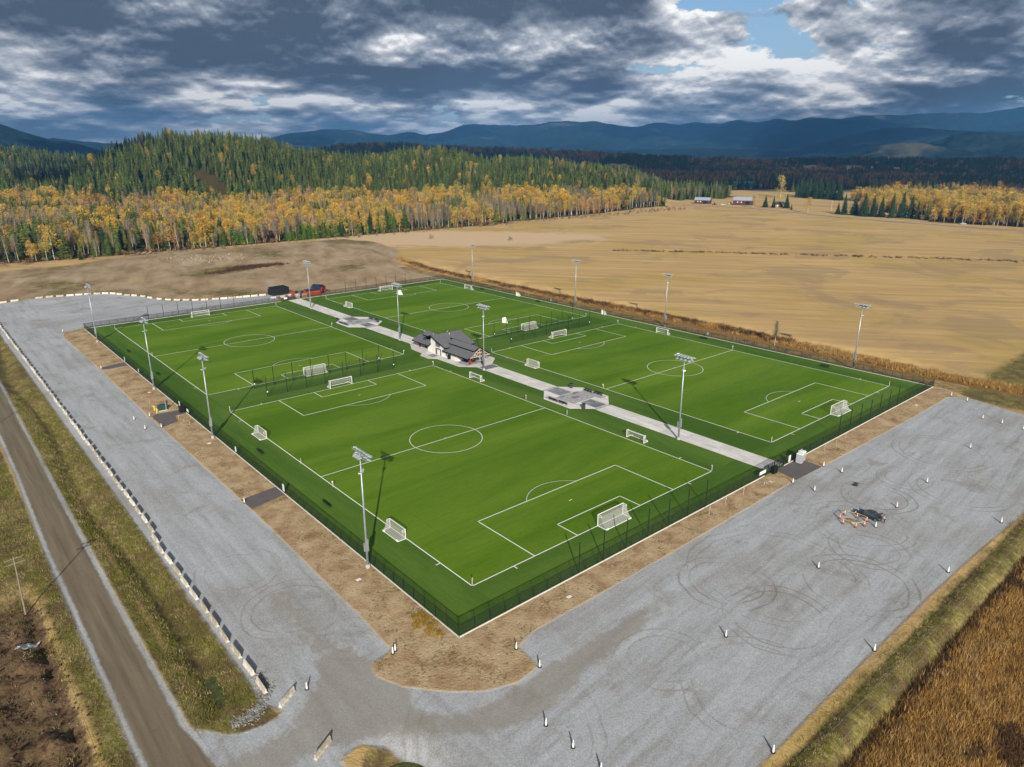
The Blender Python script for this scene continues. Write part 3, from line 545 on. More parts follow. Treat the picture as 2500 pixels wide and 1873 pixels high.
# ------------------------------------------------------------------ perimeter fences
def m_curb(t, p): t.inp(p.inputs['Base Color'], t.mix(t.noise(t.pos(), 1.2, 5, .7), (.50, .48, .44), (.80, .78, .72)))
MCU = mat('curb', m_curb)
postm = MB().tube((0, 0, 0), (0, 0, 2.2), .06, n=6).mesh('post', MBV); postm2 = MB().tube((0, 0, 0), (0, 0, 2.35), .075, n=6).mesh('post', MBV)
tallm = MB().tube((0, 0, 0), (0, 0, 6.1), .095, n=6).mesh('tall_post', MBV)
def fence(label, p, q, talls=(), gaps=(), heavy=(), group='black chain-link boundary fences'):
    """p, q: ends; talls: ranges (m along) whose every second post is a tall net post; gaps: openings for gates"""
    L = math.hypot(q[0] - p[0], q[1] - p[1]); ux, uy = (q[0] - p[0]) / L, (q[1] - p[1]) / L; A = math.atan2(uy, ux)
    t = thing('boundary_fence', label, 'fence', (p[0], p[1], 0), A, group)
    spans = []; s = 0
    for a, b in sorted(gaps) + [(L, L)]: spans.append((s, a)); s = b
    for a, b in spans:
        MB().box(((a + b) / 2, 0, .02), (b - a, .22, .20)).ob('curb', MCU, t)
        MB().quad((a, 0, .12), (b, 0, .12), (b, 0, 2.2), (a, 0, 2.2)).ob('chain_link', MCL, t)
        MB().tube((a, 0, 2.2), (b, 0, 2.2), .05, n=5).ob('top_rail', MBV, t); MB().tube((a, 0, .2), (b, 0, .2), .02, n=4).ob('bottom_wire', MBV, t)
        n = max(1, round((b - a) / 3.07)); st = (b - a) / n
        for i in range(n + 1):
            s_ = a + st * i
            if not any(abs(s_ - h) < 1.2 for h in TALLS(talls)): link('post', postm2 if i in (0, n) else postm, t, (s_, 0, 0))
    for h in TALLS(talls): link('tall_post', tallm, t, (h, 0, 0))
    for h in heavy: link('gate_post', postm2, t, (h, 0, 0))
    for a in (0, L):      # braced ends
        s_ = 3.0 if a == 0 else L - 3.0; MB().tube((a, 0, 1.15), (s_, 0, 1.15), .03, n=5).ob('brace_rail', MBV, t)
    return t
def TALLS(rs): return [a + i * (b - a) / n for a, b, n in rs for i in range(n + 1)]
fence('black chain-link fence on a white curb along the big right gravel lot', (X0, Y0), (X1, Y0), [(25.6, 62.6, 6), (120.0, 155.4, 6)], [(84.9, 93.2)])
fence('black chain-link fence on a white curb running up the left side beside the strip lot', (X0, Y0), (X0, Y1 - 1.5), [], [(126.6, 130.4)], (61.6, 66, 187, 192))
fence('thin black chain-link fence at the far end before the curved row of barriers', (X0, Y1 - 1.5), (X1 - 1.5, Y1), [(24.6, 61.6, 6), (119.0, 155.4, 6)], [(84.3, 91.8)])
fence('black chain-link fence along the weedy ditch and the hay field', (X1, Y0), (X1 - 1.5, Y1), [], [], (62, 65.5, 69, 182, 189))
def ballstop(label, y, x0, x1, n):
    t = thing('ball_stop_fence', label, 'fence', (x0, y, 0), 0, 'tall post rows between the pitches'); L = x1 - x0
    for i in range(n + 1): link('tall_post', tallm, t, (L * i / n, 0, 0))
    MB().quad((0, 0, .05), (L, 0, .05), (L, 0, 2.3), (0, 0, 2.3)).ob('net', MNETD, t); MB().tube((0, 0, .06), (L, 0, .06), .035, n=4).ob('bottom_rail', MBV, t)
    mb = MB().box((0, -.1, 1.5), (.3, .08, .4)); mb.ob('net_winch', MWP, t, (.1, 0, 0)); mb.ob('net_winch', MWP, t, (L - .1, 0, 0))
ballstop('nearer row of tall green-black net posts between the two left pitches', 116.0, 13.1, 56.6, 7); ballstop('farther row of tall green-black net posts behind the far left pitch goal', 125.8, 13.1, 56.8, 7)
ballstop('nearer row of tall green-black net posts between the two right pitches', 116.1, 108.3, 151.4, 7); ballstop('farther row of tall green-black net posts behind the far right pitch goal', 126.2, 108.4, 151.5, 7)

# gates
def gate(label, c, rz, w, n, h=2.3, brace=True):
    t = thing('gate', label, 'gate', (c[0], c[1], 0), rz, None)
    for s in (-1, 1):
        x0, x1 = (-w / 2, -.05) if s < 0 else (.05, w / 2); f = MB()
        for z in (.15, h / 2, h): f.tube((x0, 0, z), (x1, 0, z), .045, n=5)
        for x in (x0, x1): f.tube((x, 0, .1), (x, 0, h), .055, n=5)
        f.ob('gate_leaf', MBK, t)
        k = n // 2; b = MB()
        for i in range(k):
            a, c_ = x0 + (x1 - x0) * i / k, x0 + (x1 - x0) * (i + 1) / k; b.tube((c_, .02, .15), (c_, .02, h), .03, n=4)
            if brace: b.tube((a, .02, .15) if i % 2 else (a, .02, h), (c_, .02, h) if i % 2 else (c_, .02, .15), .03, n=4)
        b.ob('bracing', MBK, t); MB().quad((x0, -.01, .15), (x1, -.01, .15), (x1, -.01, h), (x0, -.01, h)).ob('chain_link', MCL, t)
    return t
gate('open-braced black gate across the concrete path at the near end', (79.55, Y0 + .1), 0, 8.2, 10)
gate('small black double gate in the left fence by the yellow bollards', (X0, 119.3), R(90), 3.7, 4)
gate('black gate across the concrete path at the far end near the red sheds', (78.6, Y1 - .75), R(.5), 7.4, 8)
tag(MB().box((78.6, Y0 - .55, .75), (1.5, .9, 1.5)).box((78.6, Y0 - .55, 1.53), (1.6, 1.0, .08)).ob('litter_bin', MBK), 'black bin box outside the near gate on the path', 'bin')
tag(MB().box((-10.3, 118.9, .8), (1.1, 1.5, 1.6)).box((-10.3, 118.9, 1.63), (1.2, 1.6, .07)).ob('litter_bin', MBK), 'black bin box outside the left gate by the asphalt', 'bin')
MSG = mat('sign_print', lambda t, p: t.inp(p.inputs['Base Color'], t.mix(t.step(t.noise(t.map(t.obj(), sc=(2, 2, 9)), 1.3, 3, .6), .56, .6), (.80, .80, .78), (.35, .36, .38))))
def sign(label, x, y, rz, w, h, z):
    t = thing('fence_sign', label, 'sign', (x, y, 0), rz, 'white signs hung on the fences'); MB().box((0, -.06, z), (w, .03, h)).ob('panel', MSG, t)
    for s in (-1, 1): MB().tube((s * w * .4, -.05, z - h / 2 - .05), (s * w * .4, -.05, z + h / 2 + .05), .02, n=4).ob('bracket', MBK, t)
sign('long white sign low on the near gate fence left of the bin', 74.4, Y0 - .05, 0, 2.6, .8, 1.2); sign('tall narrow white notice right of the near gate', 86.0, Y0 - .05, 0, .9, 1.6, 1.2)
sign('white sign on the left fence below the small gate', X0 - .06, 115.6, R(-90), 1.6, .8, 1.2); sign('upright white sign on the left fence above the small gate', X0 - .06, 122.8, R(-90), .7, 1.4, 1.3)
sign('tall white sign on the left fence at the nearest asphalt crossing', X0 - .06, 52.8, R(-90), .9, 1.6, 1.4); sign('white sign on the left fence between the second and third crossings', X0 - .06, 80.0, R(-90), .8, 1.3, 1.3)
sign('white sign on the left fence at the farthest asphalt crossing', X0 - .06, 182.6, R(-90), .7, 1.4, 1.3); sign('white sign on the left fence past the second floodlight', X0 - .06, 165.0, R(-90), .7, 1.0, 1.3)
sign('white sign on the right fence level with the upper right halfway line', X1 - .9, 160.5, R(90), 1.1, 1.3, 1.4); sign('white sign on the right fence near the nearer halfway line', X1 - .4, 72.5, R(90), 1.0, 1.2, 1.4)
sign('small white panel on the far gate', 77.0, Y1 - 1.0, 0, 1.6, .8, 1.3)

# ------------------------------------------------------------------ floodlight masts
def lamp_mesh():
    m = MB().box((0, 0, 0), (.52, .60, .20)); m.box((.34, 0, .05), (.24, .54, .06)); return m.mesh('floodlight', MLAMP)
LM = lamp_mesh(); LG = MB().box((.05, 0, -.125), (.50, .56, .03)).mesh('lens', MLENS)
def mast(both):
    t = thing('floodlight_mast', '', 'floodlight mast', group='galvanised floodlight masts around the pitches')
    MB().tube((0, 0, 0), (0, 0, 21.7), .24, .10, n=10).ob('pole', MGALV, t, smooth=True); MB().tube((0, 0, 0), (0, 0, .7), .42, n=10).ob('footing', mat('footing', color=(.42, .41, .39)), t)
    b = MB().box((-.1, -.38, 4.6), (.45, .36, 2.3)); b.ob('electrical_box', MGALV, t); MB().box((-.1, .34, 3.9), (.4, .30, 1.6)).ob('electrical_box', MGALV, t)
    for z, L in ((21.75, 5.2), (20.95, 4.2)): MB().box((0, 0, z), (.14, L, .14)).ob('crossarm', MGALV, t)
    sides = (-1, 1) if both else (1,)
    for s in sides:
        for z, L, n in ((21.75, 4.7, 6), (20.95, 3.6, 4)):
            for i in range(n):
                y = -L / 2 + L * i / (n - 1); o = link('floodlight', LM, t, (s * .5, y, z + .05)); o.rotation_euler = (0, R(28), (0 if s > 0 else math.pi) + (i - (n - 1) / 2) * R(16) * (1 if s > 0 else -1)); l = link('lens', LG, o)
    if not both:
        for i in (-1, 0, 1): o = link('floodlight', LM, t, (-.45, i * .8, 21.2)); o.rotation_euler = (0, R(30), math.pi + i * .3); link('lens', LG, o)
    for s in (-1, 1): o = link('uplight', LM, t, (s * .35, s * .35, 18.2)); o.rotation_euler = (0, R(-25), math.pi / 4 * (1 if s > 0 else 5))
    MB().box((0, 0, 18.2), (.9, .12, .12), R(45)).ob('bracket', MGALV, t)
    return t
names = ['nearest the camera', 'second from the camera', 'third from the camera', 'farthest from the camera']
mL = Proto(mast(False)); mC = Proto(mast(True))
for i, y in enumerate((16.3, 93.8, 145.2, 220.0)): mL.put((-10.35, y, 0), 0, 'floodlight mast outside the left fence, ' + names[i])
for i, y in enumerate((16.4, 94.9, 146.8, 222.9)): mC.put((78.25, y, 0), 0, 'double-sided floodlight mast on the concrete path, ' + names[i])
for i, (x, y) in enumerate(((172.9, 15.8), (173.6, 94.4), (173.2, 145.8), (172.6, 223.0))): mL.put((x, y, 0), math.pi, 'floodlight mast beyond the right fence, ' + names[i])

# ------------------------------------------------------------------ goals
def goal(w, h, d, td, r, gr):
    t = thing('football_goal', '', 'goal', group=gr); a = w / 2     # mouth faces +y, net behind at -y
    for s in (-1, 1): MB().tube((s * a, 0, 0), (s * a, 0, h), r, n=8).ob('upright', MWH, t); MB().path([(s * a, 0, .05), (s * a, -d, .05)], r * .95).ob('ground_bar', MWH, t); MB().path([(s * a, 0, h), (s * a, -td, h - .03), (s * a, -td - .02, h - .35)], r * .6).path([(s * a, -td, h - .35), (s * a, 0, h - .5)], r * .45).ob('net_stay', MWH, t)
    MB().tube((-a, 0, h), (a, 0, h), r, n=8).ob('crossbar', MWH, t); MB().tube((-a, -d, .05), (a, -d, .05), r * .95, n=8).ob('rear_bar', MWH, t)
    for s in (-1, 1): MB().box((s * (a - .4), -d, .16), (.5, .3, .22)).ob('ballast', MWH, t)
    n = MB(); N = 8; prof = [(-td, h - .05), (-td - .12, h * .75), (-(td + (d - td) * .22), h * .5), (-(td + (d - td) * .5), h * .24), (-d, .06)]
    n.quad((-a, 0, h), (a, 0, h), (a, -td, h - .05), (-a, -td, h - .05))
    for (y0, z0), (y1, z1) in zip(prof, prof[1:]): n.quad((-a, y0, z0), (a, y0, z0), (a, y1, z1), (-a, y1, z1))
    for s in (-1, 1): n.add([(s * a, 0, h), (s * a, 0, .06)] + [(s * a, y, z) for y, z in prof[::-1]], [tuple(range(len(prof) + 2))])
    n.ob('net', MNET, t); return t
G1 = Proto(goal(7.32, 2.44, 2.3, .9, .075, 'full-size white goals')); cx = [o + PW / 2 for o in OX]
for (x, y, rz, lb) in ((cx[0], 0, 0, 'full-size white goal on the near end line of the nearest pitch'), (cx[0], PL, math.pi, 'full-size white goal on the far end line of the nearest pitch'), (cx[0], OY[1], 0, 'full-size white goal on the far left pitch, behind the net posts'), (cx[0], OY[1] + PL, math.pi, 'full-size white goal at the far end of the far left pitch by the gravel'),
    (cx[1], 0, 0, 'full-size white goal on the near end line of the right pitch'), (cx[1], PL, math.pi, 'full-size white goal on the far end line of the near right pitch'), (cx[1], OY[1], 0, 'full-size white goal on the near end line of the back right pitch'), (cx[1], OY[1] + PL, math.pi, 'full-size white goal at the farthest end of the back right pitch')): G1.put((x, y, .01), rz, lb)
G2 = Proto(goal(5.5, 2.0, 1.7, .7, .07, 'smaller white goals along the touchlines'))
for (x, y, rz, lb) in ((-.15, 87.3, -1, 'smaller white goal on the left touchline of the nearest pitch, farther from the camera'), (-.15, 22.9, -1, 'smaller white goal on the left touchline of the nearest pitch, nearest the camera'), (PW + .9, 88.6, 1, 'smaller white goal just below the clubhouse on the path-side touchline'), (PW + .9, 23.2, 1, 'smaller white goal on the path-side touchline near the near gate'),
    (OX[1] - .1, 87.8, -1, 'smaller white goal right of the clubhouse on the right pitch touchline'), (OX[1] - .1, 215.4, -1, 'smaller white goal on the path side of the back right pitch'), (OX[1] + PW + .2, 214.8, 1, 'smaller white goal at the far right corner of the back right pitch'), (OX[1] + PW + .2, 87.6, 1, 'smaller white goal on the outer touchline of the near right pitch')): G2.put((x, y, .01), R(90) * rz, lb)
def laxgoal():
    t = thing('practice_goal', '', 'small goal', group='small white netted practice goals'); a = .92
    MB().path([(-a, 0, 0), (-a, 0, 1.83), (a, 0, 1.83), (a, 0, 0)], .05).ob('frame', MWH, t); MB().path([(-a, 0, .03), (0, -2.0, .03), (a, 0, .03)], .05).ob('ground_bar', MWH, t)
    MB().add([(-a, 0, 1.83), (a, 0, 1.83), (0, -2, .05), (-a, 0, .05), (a, 0, .05)], [(0, 1, 2), (0, 2, 3), (1, 4, 2)]).ob('net', mat('white_net', m_mesh((.75, .75, .72), .85, 3)), t); return t
G3 = Proto(laxgoal())
for x, y, rz, lb in ((128.0, 226.0, .3, 'small white practice goal near the far end of the back right pitch'), (170.0, 183.1, 1.4, 'small white practice goal against the right fence, farther one'), (170.9, 126.2, 1.4, 'small white practice goal against the right fence between the right pitches'), (128.0, 143.6, 0.1, 'small white practice goal on the penalty arc in front of the net posts')): G3.put((x, y, .01), rz, lb, sc=1.15)
# corner and halfway flags
def flag(col, h=1.55):
    t = thing('corner_flag', '', 'corner flag', group='corner and halfway flag posts'); MB().tube((0, 0, 0), (0, 0, h), .045, n=6).ob('post', MWP, t); MB().lathe([(.16, 0), (.16, .04), (.05, .07)], n=8).ob('base', MRUB, t)
    MB().add([(0, 0, h), (0, 0, h - .35), (.22, .10, h - .05), (.22, .10, h - .32)], [(0, 1, 3, 2)]).add([(0, .01, h), (0, .01, h - .35), (.22, .11, h - .05), (.22, .11, h - .32)], [(0, 2, 3, 1)]).ob('flag', col, t); return t
FW_ = Proto(flag(mat('flag_white', color=(.75, .73, .66)))); FR_ = Proto(flag(mat('flag_orange', color=(.65, .16, .06))))
fl = []
pn = {(0, 0): 'nearest pitch', (1, 0): 'near right pitch', (0, 1): 'far left pitch', (1, 1): 'back right pitch'}
for i, ox in enumerate(OX):
    for j, oy in enumerate(OY):
        for x, y, w in ((0, 0, 'near left corner'), (PW, 0, 'near right corner'), (0, PL, 'far left corner'), (PW, PL, 'far right corner')):
            red = (i, j, w) in ((0, 0, 'near left corner'), (0, 0, 'far left corner'), (1, 0, 'near right corner')) or (i, j, w) == (1, 0, 'far left corner') and False
            (FR_ if red else FW_).put((ox + x, oy + y, .01), rng.uniform(0, 6), ('orange-tipped' if red else 'plain white') + ' corner flag post at the %s of the %s' % (w, pn[i, j]))
for x, y, lb in ((-.4, 48.5, 'white post on the left touchline of the nearest pitch, nearer of two'), (-.4, 64.3, 'white post on the left touchline of the nearest pitch, farther of two'), (PW + .5, 63.8, 'orange-tipped post on the path side touchline above the halfway line'), (PW + .5, 46.9, 'orange-tipped post on the path side touchline below the halfway line'), (OX[1] - .4, 55.9, 'white halfway post on the path side of the near right pitch'), (OX[1] + PW + .3, 55.4, 'white halfway post on the outer side of the near right pitch'), (PW + .5, 184.6, 'white halfway post on the path side of the far left pitch'), (-.4, 184.2, 'white halfway post on the outer side of the far left pitch')):
    (FR_ if 'orange' in lb else FW_).put((x, y, .01), rng.uniform(0, 6), lb)
# benches beside the touchlines
def bench(L, gr, back=True):
    t = thing('bench', '', 'bench', group=gr)
    for k in range(3): MB().box((0, -.16 + k * .16, .46), (L, .12, .05)).ob('seat_slat', MBK, t)
    if back:
        for k in range(3): MB().box((0, .28 + k * .03, .62 + k * .13), (L, .04, .10)).ob('back_slat', MBK, t)
    for x in (-L * .42, 0, L * .42): MB().box((x, -.18, .22), (.06, .06, .44)).box((x, .22, .42), (.06, .06, .85)).box((x, 0, .04), (.08, .55, .05)).ob('leg', MBK, t)
    return t
TB = Proto(bench(3.0, 'black team benches beside the pitches'))
for x, y, s, lb in ((-5.1, 196.8, 1, 'black team bench on the left strip, farthest from the camera'), (-5.1, 160.6, 1, 'black team bench on the left strip, second from the far end'), (-4.9, 77.0, 1, 'black team bench on the left strip near the second mast'), (-5.1, 42.0, 1, 'black team bench on the left strip, nearest the camera'), (167.7, 208.8, -1, 'black team bench inside the right fence, farthest'), (167.8, 165.6, -1, 'black team bench inside the right fence, third from the camera'), (168.4, 71.8, -1, 'black team bench inside the right fence, second from the camera'), (167.0, 22.8, -1, 'black team bench inside the right fence, nearest the camera')):
    TB.put((x, y, .01), R(90) * s, lb)
PB = Proto(bench(3.3, 'long black benches on the two plazas'))
for yc, nm in ((55.9, 'nearer plaza'), (184.6, 'farther plaza')):
    for dx, dy, s, lb in ((-7.2, 1.9, 1, 'left edge, upper'), (-7.0, -1.9, 1, 'left edge, lower'), (6.2, .9, -1, 'right edge, upper'), (6.6, -2.8, -1, 'right edge, lower')):
        PB.put((81.7 + dx, yc + dy, .07), R(90) * s, 'long black slatted bench on the %s, %s of two' % (nm, lb.replace('left edge, ', 'left edge, the ').replace('right edge, ', 'right edge, the ')))
def bin_(): t = thing('trash_bin', '', 'bin', group='tall dark bins on the plazas'); MB().box((0, 0, .55), (.62, .62, 1.1)).ob('body', mat('bin_grey', color=(.055, .06, .07), rough=.5), t); MB().box((0, 0, 1.16), (.72, .72, .14), taper=.7).ob('lid', MBK, t); return t
BN = Proto(bin_())
for x, y, lb in ((86.9, 62.9, 'tall dark bin on the grass edge above the nearer plaza'), (76.4, 47.6, 'tall dark bin on the near side of the nearer plaza'), (75.2, 191.7, 'tall dark bin at the upper left of the farther plaza'), (87.4, 178.6, 'tall dark bin at the lower right of the farther plaza')): BN.put((x, y, .05), .2, lb, sc=1.25)

# ------------------------------------------------------------------ clubhouse
MROOF = mat('roof_shingle', lambda t, p: t.inp(p.inputs['Base Color'], t.mix(t.m('ADD', t.m('MULTIPLY', t.noise(t.pos(), 5.5, 3, .8), .75), t.m('MULTIPLY', t.noise(t.pos(), 1.2, 3, .6), .25)), (.055, .058, .066), (.20, .205, .225))), rough=.95)
MSTU = mat('stucco_white', color=(.74, .71, .65), var=.06, vscale=.7, rough=.9); MFAS = mat('fascia_black', color=(.012, .012, .014), rough=.6); MRED = mat('red_siding', color=(.25, .040, .028), var=.15, vscale=3, rough=.8)
MGP = mat('grey_panel', color=(.16, .165, .18), rough=.6); MTIM = mat('light_timber', color=(.50, .38, .27), var=.15, vscale=3, rough=.8); MGLS = mat('window_glass', color=(.03, .04, .05), rough=.05, spec=.8)
def clubhouse():
    t = thing('clubhouse', 'clubhouse with dark shingle roofs, white walls, red gables and open timber-trussed porches', 'building', (0, 0, 0))
    def roof(pts, nm='roof'):
        r = MB().slab(pts, .10).ob(nm, MROOF, t); n = len(pts); f = MB()
        for i in range(n):
            a, b = Vector(pts[i]), Vector(pts[(i + 1) % n]); c = sum((Vector(p) for p in pts), Vector()) / n; off = ((a + b) / 2 - c); off.z = 0; off = off.normalized() * .05
            f.add([a + off + Vector((0, 0, .02)), b + off + Vector((0, 0, .02)), b + off - Vector((0, 0, .30)), a + off - Vector((0, 0, .30))], [(0, 1, 2, 3), (3, 2, 1, 0)])
        f.ob('fascia', MFAS, r)
        # ridge-parallel shingle courses stand a few mm proud
        return r
    # walls
    w = MB().box((81.5, 117.9, 1.45), (7.6, 18.0, 2.9)); w.ob('wall', MSTU, t)
    MB().add([(x, y, z) for x in (77.55, 78.6) for y, z in ((115.9, 0), (124.5, 0), (124.5, 5.9), (122.5, 6.65), (115.9, 4.25))], [(0, 4, 3, 2, 1), (5, 6, 7, 8, 9), (0, 5, 9, 4), (4, 9, 8, 3), (3, 8, 7, 2), (2, 7, 6, 1)]).ob('wall', MSTU, t)
    MB().add([(78.9, 113.2, 2.9), (78.9, 129.0, 2.9), (78.9, 129.0, 4.3), (78.9, 122.5, 6.7), (78.9, 113.2, 3.8)], [(0, 4, 3, 2, 1), (0, 1, 2, 3, 4)]).ob('gable_siding', MRED, t)
    MB().add([(88.0, 113.5, 0), (88.0, 129.0, 0), (88.0, 129.0, 4.2), (88.0, 122.5, 6.6), (88.0, 113.5, 3.5)], [(0, 1, 2, 3, 4), (4, 3, 2, 1, 0)]).ob('gable_siding', MSTU, t)
    # lower and upper long roofs (ridge along the path), right then left end
    roof([(76.3, 101.2, 2.75), (76.3, 116.0, 2.75), (80.0, 116.0, 4.55), (80.0, 101.2, 4.55)]); roof([(79.5, 101.9, 4.85), (79.5, 116.4, 4.85), (81.5, 116.4, 6.15), (81.5, 101.2, 6.15)]); roof([(81.5, 101.2, 6.15), (81.5, 118, 6.15), (86.9, 118, 2.8), (86.9, 101.9, 2.8)])
    roof([(76.3, 124.6, 2.75), (76.3, 135.2, 2.75), (80.0, 135.2, 4.55), (80.0, 124.6, 4.55)]); roof([(79.5, 124.0, 4.85), (79.5, 132.6, 4.85), (81.5, 133.2, 6.15), (81.5, 124.0, 6.15)]); roof([(81.5, 124, 6.15), (81.5, 133.2, 6.15), (86.9, 132.8, 2.8), (86.9, 124, 2.8)])
    # cross roof, ridge from the front gable to the back
    roof([(76.4, 114.2, 3.95), (76.0, 118.3, 5.5), (76.0, 122.5, 7.05), (89.2, 122.5, 7.05), (89.2, 113.4, 3.7)]); roof([(76.0, 122.5, 7.05), (76.4, 127.8, 5.0), (89.2, 130.5, 4.2), (89.2, 122.5, 7.05)])
    # front bay: panels, door, window, lamp
    p = MB().box((77.52, 120.3, 4.0), (.08, 2.7, 2.2)).ob('grey_panel', MGP, t); MB().box((77.50, 120.3, 5.35), (.07, 1.4, .35)).ob('clerestory_window', MGLS, t)
    d = MB().box((77.50, 120.0, 1.25), (.10, 3.4, 2.4)).ob('door_surround', MGP, t); MB().box((77.42, 119.7, 1.1), (.06, 1.5, 2.0)).ob('door', MSTU, d); MB().box((77.40, 119.7, 2.25), (.05, 1.5, .35)).ob('transom', MGLS, d)
    for y in (117.2, 116.5): MB().box((77.66 if y > 116.9 else 77.62, y - 1.3, 1.45), (.10, .5, 2.0)).ob('window', MGP, t)
    MB().box((77.62, 126.0, 1.2), (.10, .8, 1.5)).ob('service_hatch', MSTU, t); MB().box((77.60, 111.0, 1.2), (.10, 1.8, 2.2)).ob('roller_door', mat('door_cream', color=(.66, .63, .57)), t)
    a = MB().box((77.35, 113.3, .8), (.7, 1.1, 1.5)).ob('drinking_station', MBK, t)
    for x, y in ((77.7, 124.5), (77.7, 115.9)): MB().box((x - .02, y, 2.3), (.3, .3, 4.6)).ob('corner_pier', MSTU, t)
    # porches: brick piers, posts, trusses
    for x in (78.6, 84.4):
        for y in (103.0, 133.4):
            q = MB().box((x, y, 1.15), (.62, .62, 2.3)).ob('brick_pier', MRED, t); MB().box((x, y, 2.45), (.3, .3, .5)).ob('post', MTIM, q)
    for y in (101.15, 104.6, 134.4):
        m = MB(); m.box((81.5, y, 2.95), (8.6, .22, .28)); k = 2.9
        for s in (-1, 1): (m.tube((81.5 + s * 4.2, y, 2.75), (81.5, y, 5.55), .13, n=4) if y < 102 else None); m.tube((81.5 + s * 1.6, y, 3.1), (81.5, y, 4.5), .10, n=4); m.tube((81.5 + s * 2.2, y, 3.1), (81.5 + s * 2.2, y, 4.3), .10, n=4)
        m.tube((81.5, y, 3.1), (81.5, y, 5.6), .12, n=4); m.box((81.5, y, 4.25), (2.6, .18, .2)); m.ob('truss', MTIM, t)
    for y0, y1 in ((101.6, 109), (127, 134.8)):
        for x in (77.6, 85.4): MB().box((x, (y0 + y1) / 2, 2.72), (.2, y1 - y0, .22)).ob('beam', MFAS, t)
    MB().box((82, 108.7, 1.5), (7, .1, 2.6)).ob('porch_wall', MSTU, t)
    for x, y in ((83.2, 121.0), (79.6, 125.8), (84.5, 124.0)):
        z = 7.05 - abs(y - 122.5) * .36; MB().tube((x, y, z - .3), (x, y, z + .45), .09, n=7).ob('roof_vent', MWH, t)
    return t
clubhouse()
MTAB = mat('dark_table', color=(.02, .022, .026), rough=.5)
def picnic():
    t = thing('picnic_table', '', 'table', group='dark picnic tables under the porches'); MB().box((0, 0, .74), (1.8, .75, .05)).ob('table_top', MTAB, t)
    for s in (-1, 1): MB().box((0, s * .68, .45), (1.8, .25, .05)).ob('seat', MTAB, t)
    for s in (-1, 1): MB().path([(s * .7, -.75, 0), (s * .7, -.2, .72)], .03).path([(s * .7, .75, 0), (s * .7, .2, .72)], .03).path([(s * .7, -.75, .4), (s * .7, .75, .4)], .03).ob('leg', MTAB, t)
    return t
PT = Proto(picnic())
for x, y, lb in ((79.4, 107.0, 'dark picnic table by the wall end under the near porch'), (81.0, 104.4, 'dark picnic table behind the front red pier'), (83.6, 106.0, 'dark picnic table on the far side of the near porch'), (79.6, 130.0, 'dark picnic table under the far porch, nearer the wall'), (81.6, 132.2, 'dark picnic table under the far porch by the outer pier')): PT.put((x, y, .05), rng.uniform(0, 3), lb)

# ------------------------------------------------------------------ concrete barriers
MBAR = mat('barrier_concrete', lambda t, p: t.inp(p.inputs['Base Color'], t.mix(t.step(t.m('ADD', t.noise(t.obj(), 2.2, 6, .7), t.m('MULTIPLY', t.m('SUBTRACT', t.rnd(), .5), .25)), .35, .65), (.36, .31, .24), (.70, .66, .57))), rough=.95)
def barrier():
    m = MB(); pr = [(-.30, 0), (-.30, .10), (-.14, .33), (-.09, .82), (.09, .82), (.14, .33), (.30, .10), (.30, 0)]; L = 3.15; n = len(pr)
    vs = [(x, -L / 2, z) for x, z in pr] + [(x, L / 2, z) for x, z in pr]; m.add(vs, [tuple(range(n)), tuple(range(2 * n - 1, n - 1, -1))] + [(i, n + i, n + (i + 1) % n, (i + 1) % n) for i in range(n)])
    for s in (-1, 1): m.box((0, s * .9, .04), (.66, .35, .07))
    return m.mesh('concrete_barrier', MBAR)
BM = barrier()
def put_barrier(x, y, rz, lb, gr): o = link('concrete_barrier', BM, None, (x, y, max(GI(x, y), -.08) - .02), rz); tag(o, lb, 'barrier', gr)
ya = 0.03
ORD = 'first second third fourth fifth sixth seventh eighth ninth tenth eleventh twelfth thirteenth fourteenth fifteenth sixteenth seventeenth eighteenth nineteenth'.split()
def ordinal(i):
    if i < 19: return ORD[i]
    tn, q = divmod(i + 1, 10); w = {2: 'twent', 3: 'thirt', 4: 'fort', 5: 'fift', 6: 'sixt'}[tn]; return w + 'ieth' if q == 0 else w + 'y-' + ORD[q - 1]
for i in range(70):
    y = ya + i * 4.62
    if y > 285: break
    x = -36.0 + (.9 * sm(y, 45, 60)) + .25 * math.sin(i * 1.7) * .3
    where = 'weathered concrete barrier in the long straight row by the ditch, %s from the near end' % ordinal(i)
    put_barrier(float(x) , y, R(rng.uniform(-1.5, 1.5)), where, 'concrete barriers along the ditch')
put_barrier(-34.3, -4.3, R(-62 + 4), 'single concrete barrier set crosswise at the foot of the long row', 'loose barriers at the lot entrance')
put_barrier(-34.6, -15.2, R(-60), 'single concrete barrier beside the dug pit at the bottom edge', 'loose barriers at the lot entrance')
CURV = [(-27.9, 330.0), (-23.1, 330.7), (-13, 330.5), (-8.6, 330.3), (-4.3, 329.7), (-.1, 328.1), (3.5, 326.6), (7.1, 325), (10.9, 322.9), (14.1, 320.6), (16.9, 317.7), (19.1, 314.2), (21.7, 310.3), (24.2, 307.2), (27, 302.7), (28.9, 297.9), (31.6, 292), (34.4, 287.1), (37.4, 283.5), (40.8, 280.6), (44.2, 277.6), (47.9, 275.5), (52.6, 274), (56.1, 272.4), (59.6, 271.5), (63.0, 270.7), (66.4, 270), (70.0, 269.2), (74, 268.5)]
for i, (x, y) in enumerate(CURV):
    a, b = CURV[max(0, i - 1)], CURV[min(len(CURV) - 1, i + 1)]
    put_barrier(x, y, math.atan2(b[1] - a[1], b[0] - a[0]) - math.pi / 2, 'pale concrete barrier in the curved far row, %s from its left end' % ordinal(i), 'concrete barriers in the curved far row')

